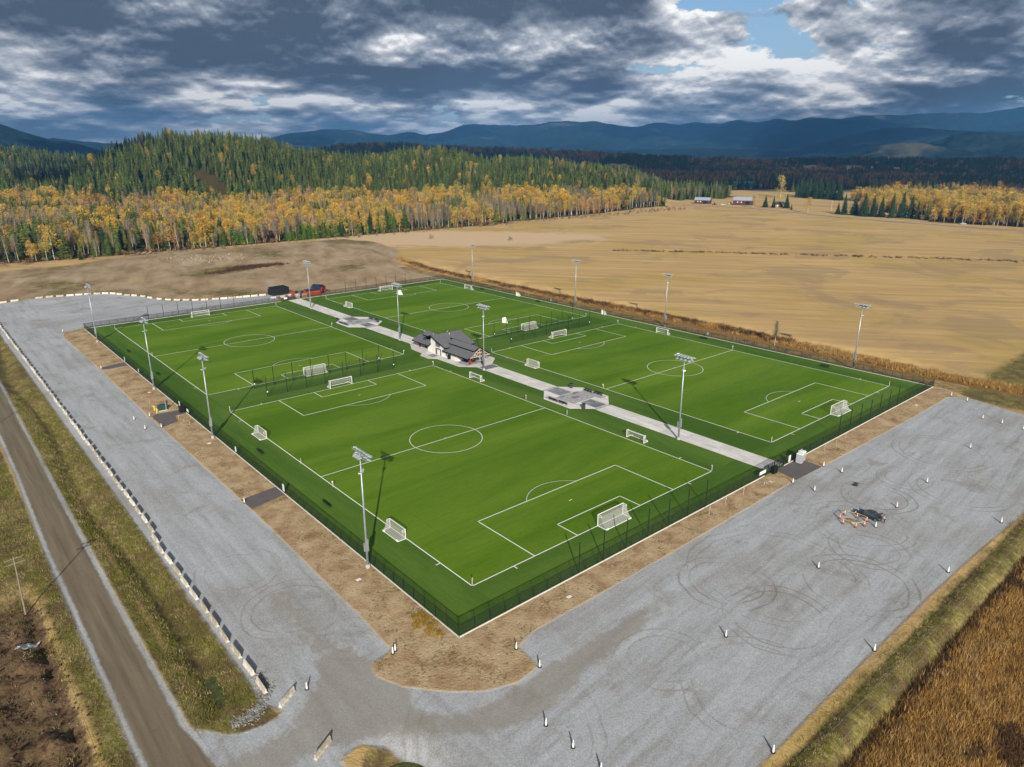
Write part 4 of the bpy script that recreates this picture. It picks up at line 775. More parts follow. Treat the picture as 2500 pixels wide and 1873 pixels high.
# ------------------------------------------------------------------ delineator posts
MPK = mat('faded_red', color=(.55, .30, .28), rough=.6)
def delin():
    t = thing('delineator_post', '', 'delineator', group='white delineator posts on the gravel lots'); MB().lathe([(.17, 0), (.14, .4), (.105, .8), (.075, 1.02), (.09, 1.06), (.05, 1.16)], n=10).ob('tube', MWP, t, smooth=True); MB().lathe([(.30, 0), (.30, .06), (.17, .10)], n=8).ob('base', MRUB, t)
    for z in (.42, .62, .82): MB().box((0, -.145 + z * .06, z), (.10, .03, .06)).ob('mark', MPK, t)
    return t
DP = Proto(delin())
DEL = [(-17.2, 247.0, 'white delineator at the far top corner of the soil verge'), (-17.5, 180.0, 'white delineator at the farthest asphalt crossing'), (-22.0, 120.9, 'white delineator on the strip lot, upper of two near the yellow bollards'), (-21.6, 111.7, 'white delineator on the strip lot, lower of two near the yellow bollards'), (-18.0, 121.2, 'white delineator at the upper corner of the asphalt by the bollards'), (-18.0, 110.2, 'white delineator at the lower corner of the asphalt by the bollards'), (-17.5, 54.3, 'white delineator at the nearest left asphalt crossing'),
 (-18.9, -5.7, 'left one of two white delineators close together near the fence corner'), (-18.3, -5.4, 'right one of two white delineators close together near the fence corner'), (-4.7, -16.6, 'white delineator on brown soil below the fence corner'), (-4.7, -21.6, 'white delineator at the tip of the soil corner by the lane'), (-11.4, -30.0, 'white delineator below the packed lane, first of three'), (-11.3, -34.7, 'white delineator below the packed lane, second of three'), (-11.2, -39.2, 'white delineator cut by the bottom edge of the picture'), (-31.5, -4.3, 'leaning white delineator beside the crosswise barrier'),
 (167.5, -15.9, 'white delineator at the top corner of the right lot, left of two'), (166.0, -20.6, 'white delineator at the top edge of the right lot, right of two'), (153.0, -28.6, 'white delineator in the upper part of the right lot, left'), (152.8, -33.2, 'white delineator in the upper part of the right lot, middle'), (152.3, -38.2, 'white delineator in the upper right lot at the picture edge'), (128.2, -33.5, 'white delineator alone halfway up the right lot'), (90.6, -15.2, 'white delineator beside the portable toilets asphalt'), (90.5, -19.5, 'white delineator just below the portable toilets asphalt'), (99.7, -34.1, 'white delineator up-lot from the black car'), (77.1, -15.0, 'white delineator on the lower corner of the gate asphalt'), (77.0, -20.0, 'white delineator just outside the gate asphalt, lower'), (82.7, -34.6, 'white delineator right behind the black car, upper right'), (71.2, -35.3, 'white delineator beside the black car and person'), (91.6, -50.6, 'white delineator at the right lot edge by the pole shadow'),
 (49.2, -35.0, 'white delineator alone in the middle of the right lot'), (64.8, -50.3, 'white delineator near the grassy bank, upper'), (34.5, -50.9, 'white delineator near the grassy bank, middle'), (20.9, -35.0, 'white delineator alone in the lower right lot'), (6.5, -51.0, 'white delineator near the grassy bank at the bottom')]
for x, y, lb in DEL: DP.put((x, y, GI(x, y) + .02), rng.uniform(-.4, .4), lb)

# ring of red channelizers with yellow bars
MOR = mat('channelizer_red', color=(.62, .10, .05), rough=.5); MYE = mat('bar_yellow', color=(.75, .55, .10), rough=.6)
def chan():
    t = thing('channelizer', '', 'cone', group='red and white channelizers around the hole'); MB().lathe([(.14, .05), (.12, .5)], n=8).ob('lower_tube', MOR, t); MB().lathe([(.115, .5), (.11, .66)], n=8).ob('white_band', MWP, t); MB().lathe([(.11, .66), (.10, .8)], n=8).ob('middle_tube', MOR, t); MB().lathe([(.10, .8), (.095, .95)], n=8).ob('white_band', MWP, t); MB().lathe([(.095, .95), (.06, 1.06)], n=8).ob('top', MOR, t); MB().lathe([(.24, 0), (.24, .06)], n=8).ob('base', MRUB, t); return t
CH = Proto(chan()); RING = [(69.2, -29.2), (71.3, -29.2), (72.1, -31.3), (72.0, -33.2), (69.9, -33.7), (68.0, -32.9), (67.6, -30.6)]
RN = ['top left', 'top', 'in front of the car bonnet', 'beside the car door', 'lowest right', 'lowest', 'left']
for (x, y), n in zip(RING, RN): CH.put((x, y, -.05), 0, 'red and white channelizer of the ring, ' + n)
for i in range(7):
    a, b = RING[i], RING[(i + 1) % 7]; tag(MB().tube((a[0], a[1], .93), (b[0], b[1], .93), .035, n=5).ob('yellow_bar', MYE), 'yellow bar joining the ring channelizer %s with the next' % RN[i], 'bar', 'yellow bars of the ring')
tag(MB().box((69.6, -31.6, -.02), (1.0, .8, .10), .3).ob('manhole_cover', mat('plate', color=(.55, .54, .5))), 'pale plate lying beside the hole inside the channelizer ring', 'cover')
tag(MB().lathe([(1.3, 0), (.9, .12), (.3, .22)], n=12).ob('spoil_heap', mat('spoil', color=(.27, .20, .12), var=.3)), 'low heap of brown spoil inside the channelizer ring', 'soil heap').location = (69.9, -31.1, -.12)
for (x, y, s) in ((86.3, -24.4, 1), (87.4, -24.2, .8)):
    tag(MB().lathe([(.62 * s, 0), (.6 * s, .07)], n=16).ob('manhole_cover', mat('cast_iron', color=(.05, .052, .055), rough=.7), None, (x, y, -.08)), 'dark round manhole cover on the right lot, ' + ('larger' if s == 1 else 'smaller') + ' of two', 'cover')

# ------------------------------------------------------------------ vehicles
def car(name, label, cat, loc, rz, paint, L=4.85, W=1.86, H=1.46, pickup=False, group=None):
    t = thing(name, label, cat, loc, rz, group); a = L / 2      # front towards +x
    prof = [(-a, .45, .62, .80), (-a + .12, .32, .80, .86), (-a + .9, .25, .93, .92), (-a + 1.6, .22, .93, .93), (0, .20, .90, .93), (a - 1.5, .22, .88, .93), (a - .55, .27, .78, .90), (a - .1, .36, .66, .80), (a, .45, .56, .70)]
    m = MB(); n = 8
    for x, z0, z1, w in prof:
        w = w * W / 1.86; zm = (z0 + z1) / 2 + .05
        m.v += [(x, -w * .88, z0), (x, -w, zm - .1), (x, -w * .98, z1 - .12), (x, -w * .86, z1), (x, w * .86, z1), (x, w * .98, z1 - .12), (x, w, zm - .1), (x, w * .88, z0)]
    for i in range(len(prof) - 1):
        for j in range(n): m.f.append((i * n + j, i * n + (j + 1) % n, (i + 1) * n + (j + 1) % n, (i + 1) * n + j))
    m.f.append(tuple(range(n - 1, -1, -1))); m.f.append(tuple(range(len(m.v) - n, len(m.v)))); body = m.ob('body', paint, t, smooth=True)
    if pickup: cab = [(-.55, .92), (-.35, H), (.55, H), (1.15, .92)]
    else: cab = [(-a + .75, .90), (-a + 1.45, H), (.15, H + .0), (1.05, .88)]
    g = MB(); w0, w1 = W * .455, W * .36
    for (x, z), w in zip(cab, (w0, w1, w1, w0)): g.v += [(x, -w, z), (x, w, z)]
    g.f += [(0, 1, 3, 2), (4, 5, 7, 6), (0, 2, 4, 6), (1, 7, 5, 3)]; g.ob('windows', MGLS, t)
    r = MB(); (x1, z1), (x2, z2) = cab[1], cab[2]; r.slab([(x1 - .05, -w1 - .02, z1 + .05), (x2 + .08, -w1 - .02, z2 + .04), (x2 + .08, w1 + .02, z2 + .04), (x1 - .05, w1 + .02, z1 + .05)], .06); r.ob('roof', paint, t)
    for s in (-1, 1):
        pl = MB()
        for (xa, za), wa, (xb, zb), wb in ((cab[0], w0, cab[1], w1), (cab[3], w0, cab[2], w1), (((cab[0][0] + cab[3][0]) / 2 - .1, .9), w0, ((x1 + x2) / 2, H), w1)): pl.tube((xa, s * (wa + .01), za), (xb, s * (wb + .01), zb), .045, n=4)
        pl.ob('pillar', paint, t); MB().box((.85, s * (W / 2 + .04), .98), (.16, .16, .12)).ob('mirror', paint, t)
        MB().box((a - .12, s * W * .36, .64), (.14, .38, .13)).ob('headlight', mat('lamp_clear', color=(.7, .72, .75), rough=.1), t); MB().box((-a + .06, s * W * .38, .78), (.08, .34, .14)).ob('tail_light', mat('lamp_red', color=(.35, .01, .01), rough=.2), t)
        for x in (-a + .95, a - .95):
            wh = MB().tube((x, s * (W / 2 - .20), .33), (x, s * (W / 2 - .0), .33), .33, n=16).ob('wheel', MRUB, t); MB().tube((x, s * (W / 2 - .02), .33), (x, s * (W / 2 + .015), .33), .20, n=10).ob('rim', mat('alloy', color=(.35, .36, .38), rough=.35, metal=.7), wh)
    return t
MCARB = mat('car_paint_dark', color=(.028, .040, .052), rough=.3, metal=.35, spec=.6); MCARW = mat('car_paint_white', color=(.78, .78, .77), rough=.3)
c1 = car('parked_car', 'dark blue-black saloon car parked by the channelizer ring, boot open', 'car', (74.05, -32.75, -.10), R(94), MCARB)
lid = MB().slab([(-2.3, -.72, 1.72), (-1.55, -.72, 1.25), (-1.55, .72, 1.25), (-2.3, .72, 1.72)], .05).ob('boot_lid', MCARB, c1)
# person bending at the open boot: skinned figure
def skin(name, joints, edges, radii, m, parent):
    me = bpy.data.meshes.new(name); me.from_pydata(joints, edges, []); o = link(name, me, parent); bpy.context.view_layer.objects.active = o
    sk = o.modifiers.new('skin', 'SKIN'); me.skin_vertices[0].data[0].use_root = True
    for i, r in enumerate(radii): me.skin_vertices[0].data[i].radius = (r, r)
    ss = o.modifiers.new('sub', 'SUBSURF'); ss.levels = ss.render_levels = 1; me.materials.append(m); return o
def person(label, loc, rz):
    t = thing('person', label, 'person', loc, rz)
    J = [(0, 0, .92), (.05, 0, 1.15), (.16, 0, 1.38), (.22, 0, 1.50), (.27, 0, 1.62), (0, .10, .88), (.02, .11, .50), (-.02, .12, .09), (.10, .12, .04), (0, -.10, .88), (.04, -.12, .50), (.0, -.13, .09), (.12, -.13, .04), (.17, .19, 1.36), (.32, .22, 1.12), (.52, .16, 1.05), (.60, .14, 1.04), (.17, -.19, 1.36), (.34, -.22, 1.13), (.54, -.16, 1.08), (.62, -.14, 1.07)]
    E = [(0, 1), (1, 2), (2, 3), (3, 4), (0, 5), (5, 6), (6, 7), (7, 8), (0, 9), (9, 10), (10, 11), (11, 12), (2, 13), (13, 14), (14, 15), (15, 16), (2, 17), (17, 18), (18, 19), (19, 20)]
    rr = [.13, .13, .14, .055, .10, .085, .062, .045, .04, .085, .062, .045, .04, .065, .05, .038, .035, .065, .05, .038, .035]
    skin('body', J, E, rr, mat('skin', color=(.45, .28, .20)), t)
    skin('jacket', [J[0], J[1], J[2], J[13], J[14], J[15], J[17], J[18], J[19]], [(0, 1), (1, 2), (2, 3), (3, 4), (4, 5), (2, 6), (6, 7), (7, 8)], [.155, .155, .165, .085, .068, .055, .085, .068, .055], mat('jacket_pink_grey', color=(.42, .34, .35), rough=.9, var=.3, vscale=12), t)
    skin('trousers', [J[0], J[5], J[6], J[7], J[9], J[10], J[11]], [(0, 1), (1, 2), (2, 3), (0, 4), (4, 5), (5, 6)], [.145, .105, .082, .065, .105, .082, .065], mat('trousers_dark', color=(.03, .032, .04), rough=.9), t)
    MB().lathe([(.02, -.02), (.095, .02), (.108, .09), (.06, .15), (.01, .16)], (.255, 0, 1.60), n=10).ob('hair', mat('hair_dark', color=(.03, .02, .015)), t, smooth=True)
    f = MB()
    for s in (-1, 1): f.box((.365, s * .035, 1.63), (.012, .022, .012))
    f.box((.375, 0, 1.60), (.02, .02, .03)); f.box((.362, 0, 1.565), (.01, .045, .008)); f.ob('face', mat('hair_dark'), t); return t
person('person in a pinkish grey top and dark trousers leaning into the open boot', (73.9, -35.75, -.09), R(94))

# portable toilets
MPT = mat('toilet_grey', color=(.40, .42, .44), rough=.5); MPR = mat('toilet_roof', color=(.74, .76, .77), rough=.45)
def toilet():
    t = thing('portable_toilet', '', 'portable toilet', group='two grey portable toilets'); MB().box((0, 0, 1.1), (1.15, 1.15, 2.1)).ob('cabin', MPT, t); MB().box((0, 0, 2.22), (1.24, 1.24, .16), taper=.86).ob('roof', MPR, t); d = MB().box((0, -.60, 1.0), (.82, .05, 1.85)).ob('door', mat('toilet_door', color=(.33, .35, .37), rough=.5), t); MB().box((.25, -.64, 1.05), (.10, .04, .18)).ob('handle', MBK, d); MB().box((0, -.60, 2.02), (.7, .04, .14)).ob('sign_strip', MWP, t)
    for s in (-1, 1):
        for k in range(3): MB().box((s * .59, 0, .5 + k * .5), (.04, .9, .06)).ob('rib', MPT, t)
    MB().tube((.4, .4, 2.2), (.4, .4, 2.55), .05).ob('vent_pipe', MPT, t); MB().box((0, 0, .05), (1.25, 1.25, .12)).ob('skid', MRUB, t); return t
TO = Proto(toilet()); TO.put((87.9, -10.7, .01), R(2), 'front left grey portable toilet on the gate asphalt', sc=1.08); TO.put((89.55, -10.3, .01), R(-3), 'rear right grey portable toilet beside the fence', sc=1.08)

# bollards, dumpster, board, stakes, small litter near the left gate
MYB = mat('bollard_yellow', color=(.75, .55, .04), rough=.5)
for x, y, n in ((-15.6, 125.5, 'upper'), (-15.7, 122.8, 'lower')):
    t = thing('bollard', 'yellow steel bollard beside the green tank, %s of two' % n, 'bollard', (x, y, 0), 0, 'yellow bollards'); MB().lathe([(.17, -.1), (.17, 1.25), (.10, 1.34)], n=10).ob('post', MYB, t); MB().lathe([(.175, 1.0), (.175, 1.08)], n=10).ob('band', MWP, t)
t = thing('utility_box', 'dark green utility box between the bollards and the grey frame', 'utility box', (-13.9, 124.2, 0)); MB().box((0, 0, .75), (1.9, 1.6, 1.3)).ob('housing', mat('box_green', color=(.02, .07, .045), rough=.5), t); MB().box((0, 0, 1.44), (2.05, 1.75, .12), taper=.9).ob('lid', mat('box_green'), t); MB().box((0, 0, .03), (2.4, 2.0, .14)).ob('pad', MC, t)
t = thing('notice_frame', 'grey metal frame board standing on the asphalt edge by the left gate', 'board', (-12.7, 123.9, 0), R(60))
for s in (-.8, .8): MB().box((s, 0, 1.3), (.14, .14, 2.6)).ob('leg', MGALV, t)
MB().box((0, 0, 1.6), (1.5, .10, 1.7)).ob('board', mat('board_grey', color=(.30, .31, .33), var=.2), t); MB().box((0, 0, 2.55), (1.75, .16, .12)).ob('top_bar', MGALV, t)
MST = mat('stake_wood', color=(.52, .44, .34))
def stake(): t = thing('marker_stake', '', 'stake', group='thin marker stakes in the soil verge'); MB().box((0, 0, .6), (.05, .05, 1.3)).ob('stake', MST, t); MB().box((0, -.04, 1.35), (.26, .03, .42)).ob('plate', MWP, t); return t
SK = Proto(stake())
for x, y, lb in ((51.2, -11.3, 'white-topped stake behind the near fence, lowest of the left three'), (57.0, -11.2, 'white-topped stake behind the near fence, middle of the left three'), (63.6, -11.2, 'white-topped stake behind the near fence, highest of the left three'), (99.0, -11.2, 'white-topped stake right of the toilets, nearest them'), (105.2, -11.1, 'white-topped stake right of the toilets, middle'), (110.5, -10.9, 'white-topped stake right of the toilets, farthest')): SK.put((x, y, -.05), .3, lb, sc=(1, 1, 1.1))
sm_ = MB().box((0, 0, .55), (.06, .06, 1.1)).mesh('marker_stake', MST)
for x, y, lb in ((-15.0, 132.5, 'bare wooden stake left of the bollards'), (-15.4, 128.3, 'bare wooden stake just above the bollards'), (-12.6, 114.0, 'bare wooden stake on the asphalt edge'), (-12.2, 110.6, 'bare wooden stake below the asphalt'), (-11.8, 107.4, 'bare wooden stake on the soil verge, lowest'), (-15.7, 137.6, 'bare wooden stake on the soil verge, highest')): tag(link('marker_stake', sm_, None, (x, y, -.05)), lb, 'stake', 'bare wooden stakes by the left gate')
for x, y, lb in ((-13.4, 14.2, 'flat white lid in the soil near the nearest left mast'), (10.2, -12.6, 'flat white lid in the soil right of the near corner'), (-12.2, 91.2, 'flat white lid beside the second left mast'), (-12.4, 143.0, 'flat white lid beside the third left mast'), (151.0, -12.4, 'flat white lid at the far end of the soil verge')): tag(MB().box((x, y, -.04), (.8, .5, .08)).ob('valve_lid', MWP), lb, 'lid', 'valve lids in the verges')
m = MB()
for i in range(26): x, y = 73.6 + rng.normal(0, 1.5), -11.4 + rng.normal(0, .35); s = rng.uniform(.06, .16); m.box((x, y, -.03), (s, s * 1.4, s), rng.uniform(0, 3), .6)
tag(m.ob('rubble', mat('rubble_pale', color=(.62, .57, .48))), 'scatter of pale rubble on the verge left of the gate bin', 'rubble', kind='stuff')

# ------------------------------------------------------------------ sheds, cage and crates at the far gate
MSR = mat('shed_red', color=(.40, .055, .030), rough=.6, var=.12, vscale=1.5); MSN = mat('shed_navy', color=(.018, .030, .060), rough=.5)
def shed(label, loc, rz, L, W, h, rise, over=.2, group=None):
    t = thing('red_shed', label, 'shed', loc, rz, group); MB().box((0, 0, h / 2), (L, W, h)).add([(-L / 2, -W / 2, h), (-L / 2, W / 2, h), (-L / 2, 0, h + rise), (L / 2, -W / 2, h), (L / 2, W / 2, h), (L / 2, 0, h + rise)], [(0, 2, 1), (3, 4, 5)]).ob('wall', MSR, t); a, b = L / 2 + over, W / 2 + over; k = rise / (W / 2)
    for s in (-1, 1): MB().slab([(-a, s * b, h - k * over + .05), (a, s * b, h - k * over + .05), (a, 0, h + rise + .05), (-a, 0, h + rise + .05)][::s], .08).ob('roof', MSN, t)
    n = int(L / .9)
    for i in range(n + 1): MB().box((-L / 2 + L * i / n, -W / 2 - .02, h / 2), (.07, .05, h - .05)).ob('batten', MSR, t)
    MB().box((L / 2 + .03, 0, h * .42), (.06, 1.2, h * .8)).ob('door', MSN, t); return t
shed('long red shed with a navy roof right behind the far fence', (93.6, 253.4, -.1), R(1), 7.6, 3.4, 2.5, .9, group='red sheds')
shed('taller red shed with a navy gable roof behind the long shed', (99.3, 258.0, -.1), R(-62), 5.6, 4.6, 2.8, 1.4, group='red sheds')
t = thing('screened_cage', 'dark netted storage cage left of the red sheds', 'cage', (81.8, 266.8, -.2), R(8))
for x in (-4.5, -1.5, 1.5, 4.5):
    for y in (-2.5, 2.5): MB().tube((x, y, 0), (x, y, 3.4), .08, n=5).ob('post', MBK, t)
MN2 = mat('shade_cloth', m_mesh((.02, .022, .026), .88, 2))
MB().box((0, 0, 1.7), (9, 5, 3.3)).ob('netting', MN2, t); MB().slab([(-4.6, -2.6, 3.5), (4.6, -2.6, 3.5), (4.6, 2.6, 4.0), (-4.6, 2.6, 4.0)], .05).ob('netting_roof', MN2, t)
rr_ = random.Random(5)
for i, (x, y, w, d, h, cc, lb) in enumerate(((85.6, 259.2, 2.2, 1.6, 1.9, (.30, .05, .03), 'red crate in the clutter between cage and shed'), (88.2, 260.4, 1.8, 1.4, 1.5, (.03, .03, .035), 'black crate beside the netted cage'), (86.2, 254.6, 2.0, 1.2, 1.3, (.62, .60, .55), 'pale crate nearest the far gate'), (87.7, 250.6, 1.2, 1.0, 1.8, (.60, .38, .22), 'tan wooden crate beside the far fence'), (89.1, 250.8, 1.0, 1.0, 1.7, (.62, .36, .20), 'tan crate against the long red shed'), (84.9, 250.9, 1.4, 1.1, 1.8, (.70, .66, .60), 'tall whitish box just inside the far gate corner'), (79.4, 256.5, 2.4, 1.2, .9, (.60, .60, .58), 'low white pallet stack outside the far gate'), (75.2, 258.0, 2.4, 1.2, .7, (.62, .62, .6), 'long low white block left of the far gate'), (90.0, 256.6, 1.5, 1.5, 2.1, (.03, .035, .05), 'dark cabinet at the shed corner'), (83.6, 257.8, 1.3, 1.0, 1.0, (.65, .60, .56), 'small whitish bag on the lot by the cage'))):
    t = thing('crate', lb, 'crate', (x, y, -.1), rr_.uniform(-.3, .3), 'crates by the far gate'); mm = mat('crate_%s' % lb.split()[0] + lb.split()[1], color=cc, var=.2, vscale=2)
    MB().box((0, 0, h / 2 + .08), (w, d, h)).ob('box', mm, t); MB().box((0, 0, .05), (w, d, .1)).ob('pallet', MST, t); MB().box((0, 0, h + .10), (w + .08, d + .08, .06)).ob('lid', mm, t)

# ------------------------------------------------------------------ utility poles and wires on the left
MUP = mat('pole_wood', color=(.24, .20, .155), var=.2, vscale=4, rough=.95)
t = thing('utility_pole', 'leaning grey wooden utility pole with two crossarms at the left edge', 'utility pole', (-57.7, 40.2, GI(-57.7, 40.2))); MB().tube((0, 0, -.5), (.25, .2, 10.4), .14, .09, n=8).ob('pole', MUP, t)
for z, y in ((10.0, 0), (9.2, .1)): MB().box((.25, .2, z), (2.6, .12, .13), R(8)).ob('crossarm', MUP, t)
for k in (-1.2, -.4, .4, 1.2): MB().lathe([(.04, 0), (.07, .1), (.03, .18)], (.25 + k, .2 + k * .14, 10.06), n=6).ob('insulator', mat('insulator', color=(.35, .2, .12)), t)
t2 = dup(t, (-57.9, 131.0, GI(-57.9, 131)), 0, 'wooden utility pole out of frame whose shadow crosses the upper left road')
for k in (-1.2, 1.2):
    pts = [(-57.45 + k, 40.4 + (131.2 - 40.4) * i / 16, 10.2 - 1.6 * math.sin(math.pi * i / 16)) for i in range(17)]; tag(MB().path(pts, .012, 3).ob('power_line', MRUB), 'thin power line strung along the left road, ' + ('outer' if k < 0 else 'inner'), 'wire', 'thin overhead wires')
    pts = [(-57.45 + k, 40.4 - 90 * i / 16, 10.2 - 1.6 * math.sin(math.pi * i / 16)) for i in range(17)]; tag(MB().path(pts, .012, 3).ob('power_line', MRUB), 'thin power line over the trench at the lower left, ' + ('outer' if k < 0 else 'inner'), 'wire', 'thin overhead wires')
for k in (0, 1.4):
    a, b = (6, -56.6 - k, 6.5), (120, -57.4 - k, 6.5); pts = [(a[0] + (b[0] - a[0]) * i / 20, a[1] + (b[1] - a[1]) * i / 20, 6.5 - 1.8 * math.sin(math.pi * i / 20)) for i in range(21)]; tag(MB().path(pts, .010, 3).ob('power_line', MGALV), 'thin wire above the grassy bank, ' + ('left' if k == 0 else 'right') + ' of two', 'wire', 'thin overhead wires')
# pond scum in the ditch end, pipe and plastic sheet in the trench, white rag on the bank
tag(MB().prism([(-40.5 + 1.5 * math.cos(a) * (1.2 if math.sin(a) > 0 else .9), 2.2 + math.sin(a) * (5.5 if math.sin(a) > 0 else 2.6)) for a in np.linspace(0, 2 * math.pi, 26)[:-1]], -1.1, -.98).ob('ditch_water', mat('green_water', color=(.075, .085, .028), rough=.2, var=.4, vscale=1.2)), kind='structure')
tag(MB().prism([(-29 + 3.2 * math.cos(a), -26 + 4.2 * math.sin(a)) for a in np.linspace(0, 2 * math.pi, 22)[:-1]], -1.5, -1.22).ob('pit_water', mat('green_water')), kind='structure')
me = MB(); rs = np.random.default_rng(3); N = 14
for i in range(N):
    for j in range(5): me.v.append((-60.2 + i * .24 + rs.normal(0, .05), 29.6 + i * .14 + (j - 2) * .34 * math.sin(math.pi * (i + .5) / N) + rs.normal(0, .05), max(GI(-60 + i * .24, 29.5 + k_ * .5) for k_ in range(3)) + .25 + rs.uniform(0, .28)))
for i in range(N - 1):
    for j in range(4): me.f.append((i * 5 + j, i * 5 + j + 1, (i + 1) * 5 + j + 1, (i + 1) * 5 + j))
tag(me.ob('plastic_sheet', mat('plastic_sheet', color=(.45, .52, .56), rough=.2, spec=.6)), 'crumpled blue-white plastic sheet lying by the dug trench', 'plastic sheet')

# ------------------------------------------------------------------ farm beyond the hay field
def barn(name, label, loc, rz, L, W, h, rise, wm, rm, lean=0):
    t = thing(name, label, 'building', loc, rz); MB().box((0, 0, h / 2), (L, W, h)).add([(-L / 2, -W / 2, h), (-L / 2, W / 2, h), (-L / 2, 0, h + rise), (L / 2, -W / 2, h), (L / 2, W / 2, h), (L / 2, 0, h + rise)], [(0, 2, 1), (3, 4, 5)]).ob('wall', wm, t)
    a, b = L / 2 + .5, W / 2 + .5; k = rise / (W / 2)
    for s in (-1, 1): MB().slab([(-a, s * b, h - k * .5 + .1), (a, s * b, h - k * .5 + .1), (a, 0, h + rise + .1), (-a, 0, h + rise + .1)][::s], .15).ob('roof', rm, t)
    MB().box((L * .2, -W / 2 - .05, h * .4), (L * .22, .12, h * .75)).ob('door', MBK, t)
    for i in (-1, 0): MB().box((i * L * .18 - L * .1, -W / 2 - .05, h * .6), (1.4, .12, 1.2)).ob('window', MWH, t)
    return t
MBR = mat('barn_red', color=(.085, .035, .03), rough=.9, var=.2); MTR = mat('tin_roof', color=(.45, .50, .58), rough=.4, metal=.3); MGRN = mat('shed_green', color=(.045, .22, .15), rough=.6)
F1, F2 = on_ground(1716, 497), on_ground(1815, 500); FA = math.atan2(F2[1] - F1[1], F2[0] - F1[0])
_barn = barn
def barn(name, label, loc, *a): return _barn(name, label, (loc[0], loc[1], GI(loc[0], loc[1]) + loc[2] * 0), *a)
barn('red_barn', 'small dark red barn with a grey tin roof at the far field edge', (*F1, 0), FA, 21, 13, 5.2, 3.2, MBR, MTR); barn('red_barn', 'larger dark red barn with a pale tin roof beside the bushy tree', (*F2, 0), FA + .1, 27, 15, 6.4, 3.8, MBR, MTR)
barn('machine_shed', 'green metal shed with a white end in the far clearing', (*on_ground(1815, 457), 0), FA, 42, 22, 8, 3.5, MGRN, MGRN); barn('farm_cottage', 'low cottage with a pale chimney among the dark farm conifers', (*on_ground(1900, 505), 0), FA + .6, 13, 9, 3.6, 3, mat('barn_tan', color=(.32, .22, .14)), mat('roof_dark', color=(.05, .045, .04)))
barn('white_house', 'white house half hidden in the right wood near the pickup', (*on_ground(2352, 535), 0), FA + .3, 12, 9, 5, 3, MWH, MTR); barn('white_house', 'white farm building hidden behind the right-hand conifers', (*on_ground(2290, 528), 0), FA, 14, 9, 4, 2.6, MWH, mat('roof_dark')); barn('white_house', 'low pale house glimpsed under the dark conifers', (*on_ground(2212, 524), 0), FA, 14, 8, 3.4, 2, mat('barn_cream', color=(.62, .54, .42)), mat('roof_dark'))
barn('farm_cottage', 'white roofed house above the golden trees on the left', (*on_ground(842, 462), 8), FA + .9, 16, 10, 5, 3, MWH, MTR); barn('farm_cottage', 'blue roofed house above the golden trees, centre left', (*on_ground(920, 455), 12), FA + .6, 22, 10, 5, 3, MWH, mat('roof_blue', color=(.12, .2, .35)))
x, y = on_ground(2351, 548); car('pickup_truck', 'white pickup truck on the far field road at the wood edge', 'pickup', (x, y, 0), R(100), MCARW, 5.9, 2.1, 1.95, True)
for i, (u, v, lb) in enumerate(((1744, 500, 'red farm trailer right of the small barn'), (1765, 500, 'white farm trailer between the two barns'), (1783, 499, 'white van parked left of the larger barn'))):
    x, y = on_ground(u, v); car('farm_vehicle', lb, 'vehicle', (x, y, 0), FA, MCARW if 'white' in lb else MBR, 7, 2.6, 2.8, True)
fx, fy = on_ground(2029, 515); t = thing('utility_pole', 'white-topped pole standing alone in the far stubble field', 'utility pole', (fx, fy, 0)); MB().tube((0, 0, 0), (0, 0, 12), .28, .2, n=6).ob('pole', MST, t); MB().box((0, 0, 11.2), (2.4, .2, .25)).ob('crossarm', MST, t)
# hay-field road strip
rp = [on_ground(u, v) for u, v in ((1667, 502), (1750, 504), (1850, 510), (1950, 520), (2050, 531), (2200, 543), (2340, 553), (2500, 564), (2700, 582))]
m = MB(); 
for (ax, ay), (bx, by) in zip(rp, rp[1:]):
    dx, dy = bx - ax, by - ay; L = math.hypot(dx, dy); nx, ny = -dy / L * 3, dx / L * 3; m.quad((ax - nx, ay - ny, .16), (bx - nx, by - ny, .16), (bx + nx, by + ny, .16), (ax + nx, ay + ny, .16))
tag(m.ob('farm_road', mat('farm_road', color=(.34, .30, .25), var=.1)), kind='structure')

# ------------------------------------------------------------------ vegetation
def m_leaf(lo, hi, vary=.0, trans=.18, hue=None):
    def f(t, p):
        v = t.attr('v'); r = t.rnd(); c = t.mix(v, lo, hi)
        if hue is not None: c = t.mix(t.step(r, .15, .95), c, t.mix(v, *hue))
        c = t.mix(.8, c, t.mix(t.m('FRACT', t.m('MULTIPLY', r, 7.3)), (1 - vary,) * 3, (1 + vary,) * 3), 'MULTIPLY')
        t.inp(p.inputs['Base Color'], c); p.inputs['Roughness'].default_value = .8; p.inputs['Specular IOR Level'].default_value = .12
        tr = t.new('ShaderNodeBsdfTranslucent'); t.inp(tr.inputs[0], c); mx = t.new('ShaderNodeMixShader'); mx.inputs[0].default_value = trans
        t.l.new(p.outputs[0], mx.inputs[1]); t.l.new(tr.outputs[0], mx.inputs[2]); t.l.new(mx.outputs[0], t.n['Material Output'].inputs[0])
    return f
ML_CON = mat('needles', m_leaf((.028, .052, .010), (.108, .148, .034), .5, .07, ((.050, .064, .011), (.175, .180, .038))))
ML_DARK = mat('needles_dark', m_leaf((.014, .034, .014), (.050, .085, .034), .25, .05))
ML_PINE = mat('needles_young', m_leaf((.040, .080, .008), (.115, .200, .024), .25, .1))
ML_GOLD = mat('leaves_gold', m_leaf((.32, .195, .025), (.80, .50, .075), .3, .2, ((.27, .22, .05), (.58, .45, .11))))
ML_ORNG = mat('leaves_orange', m_leaf((.28, .14, .035), (.72, .36, .09), .3, .15, ((.30, .20, .08), (.58, .40, .18))))
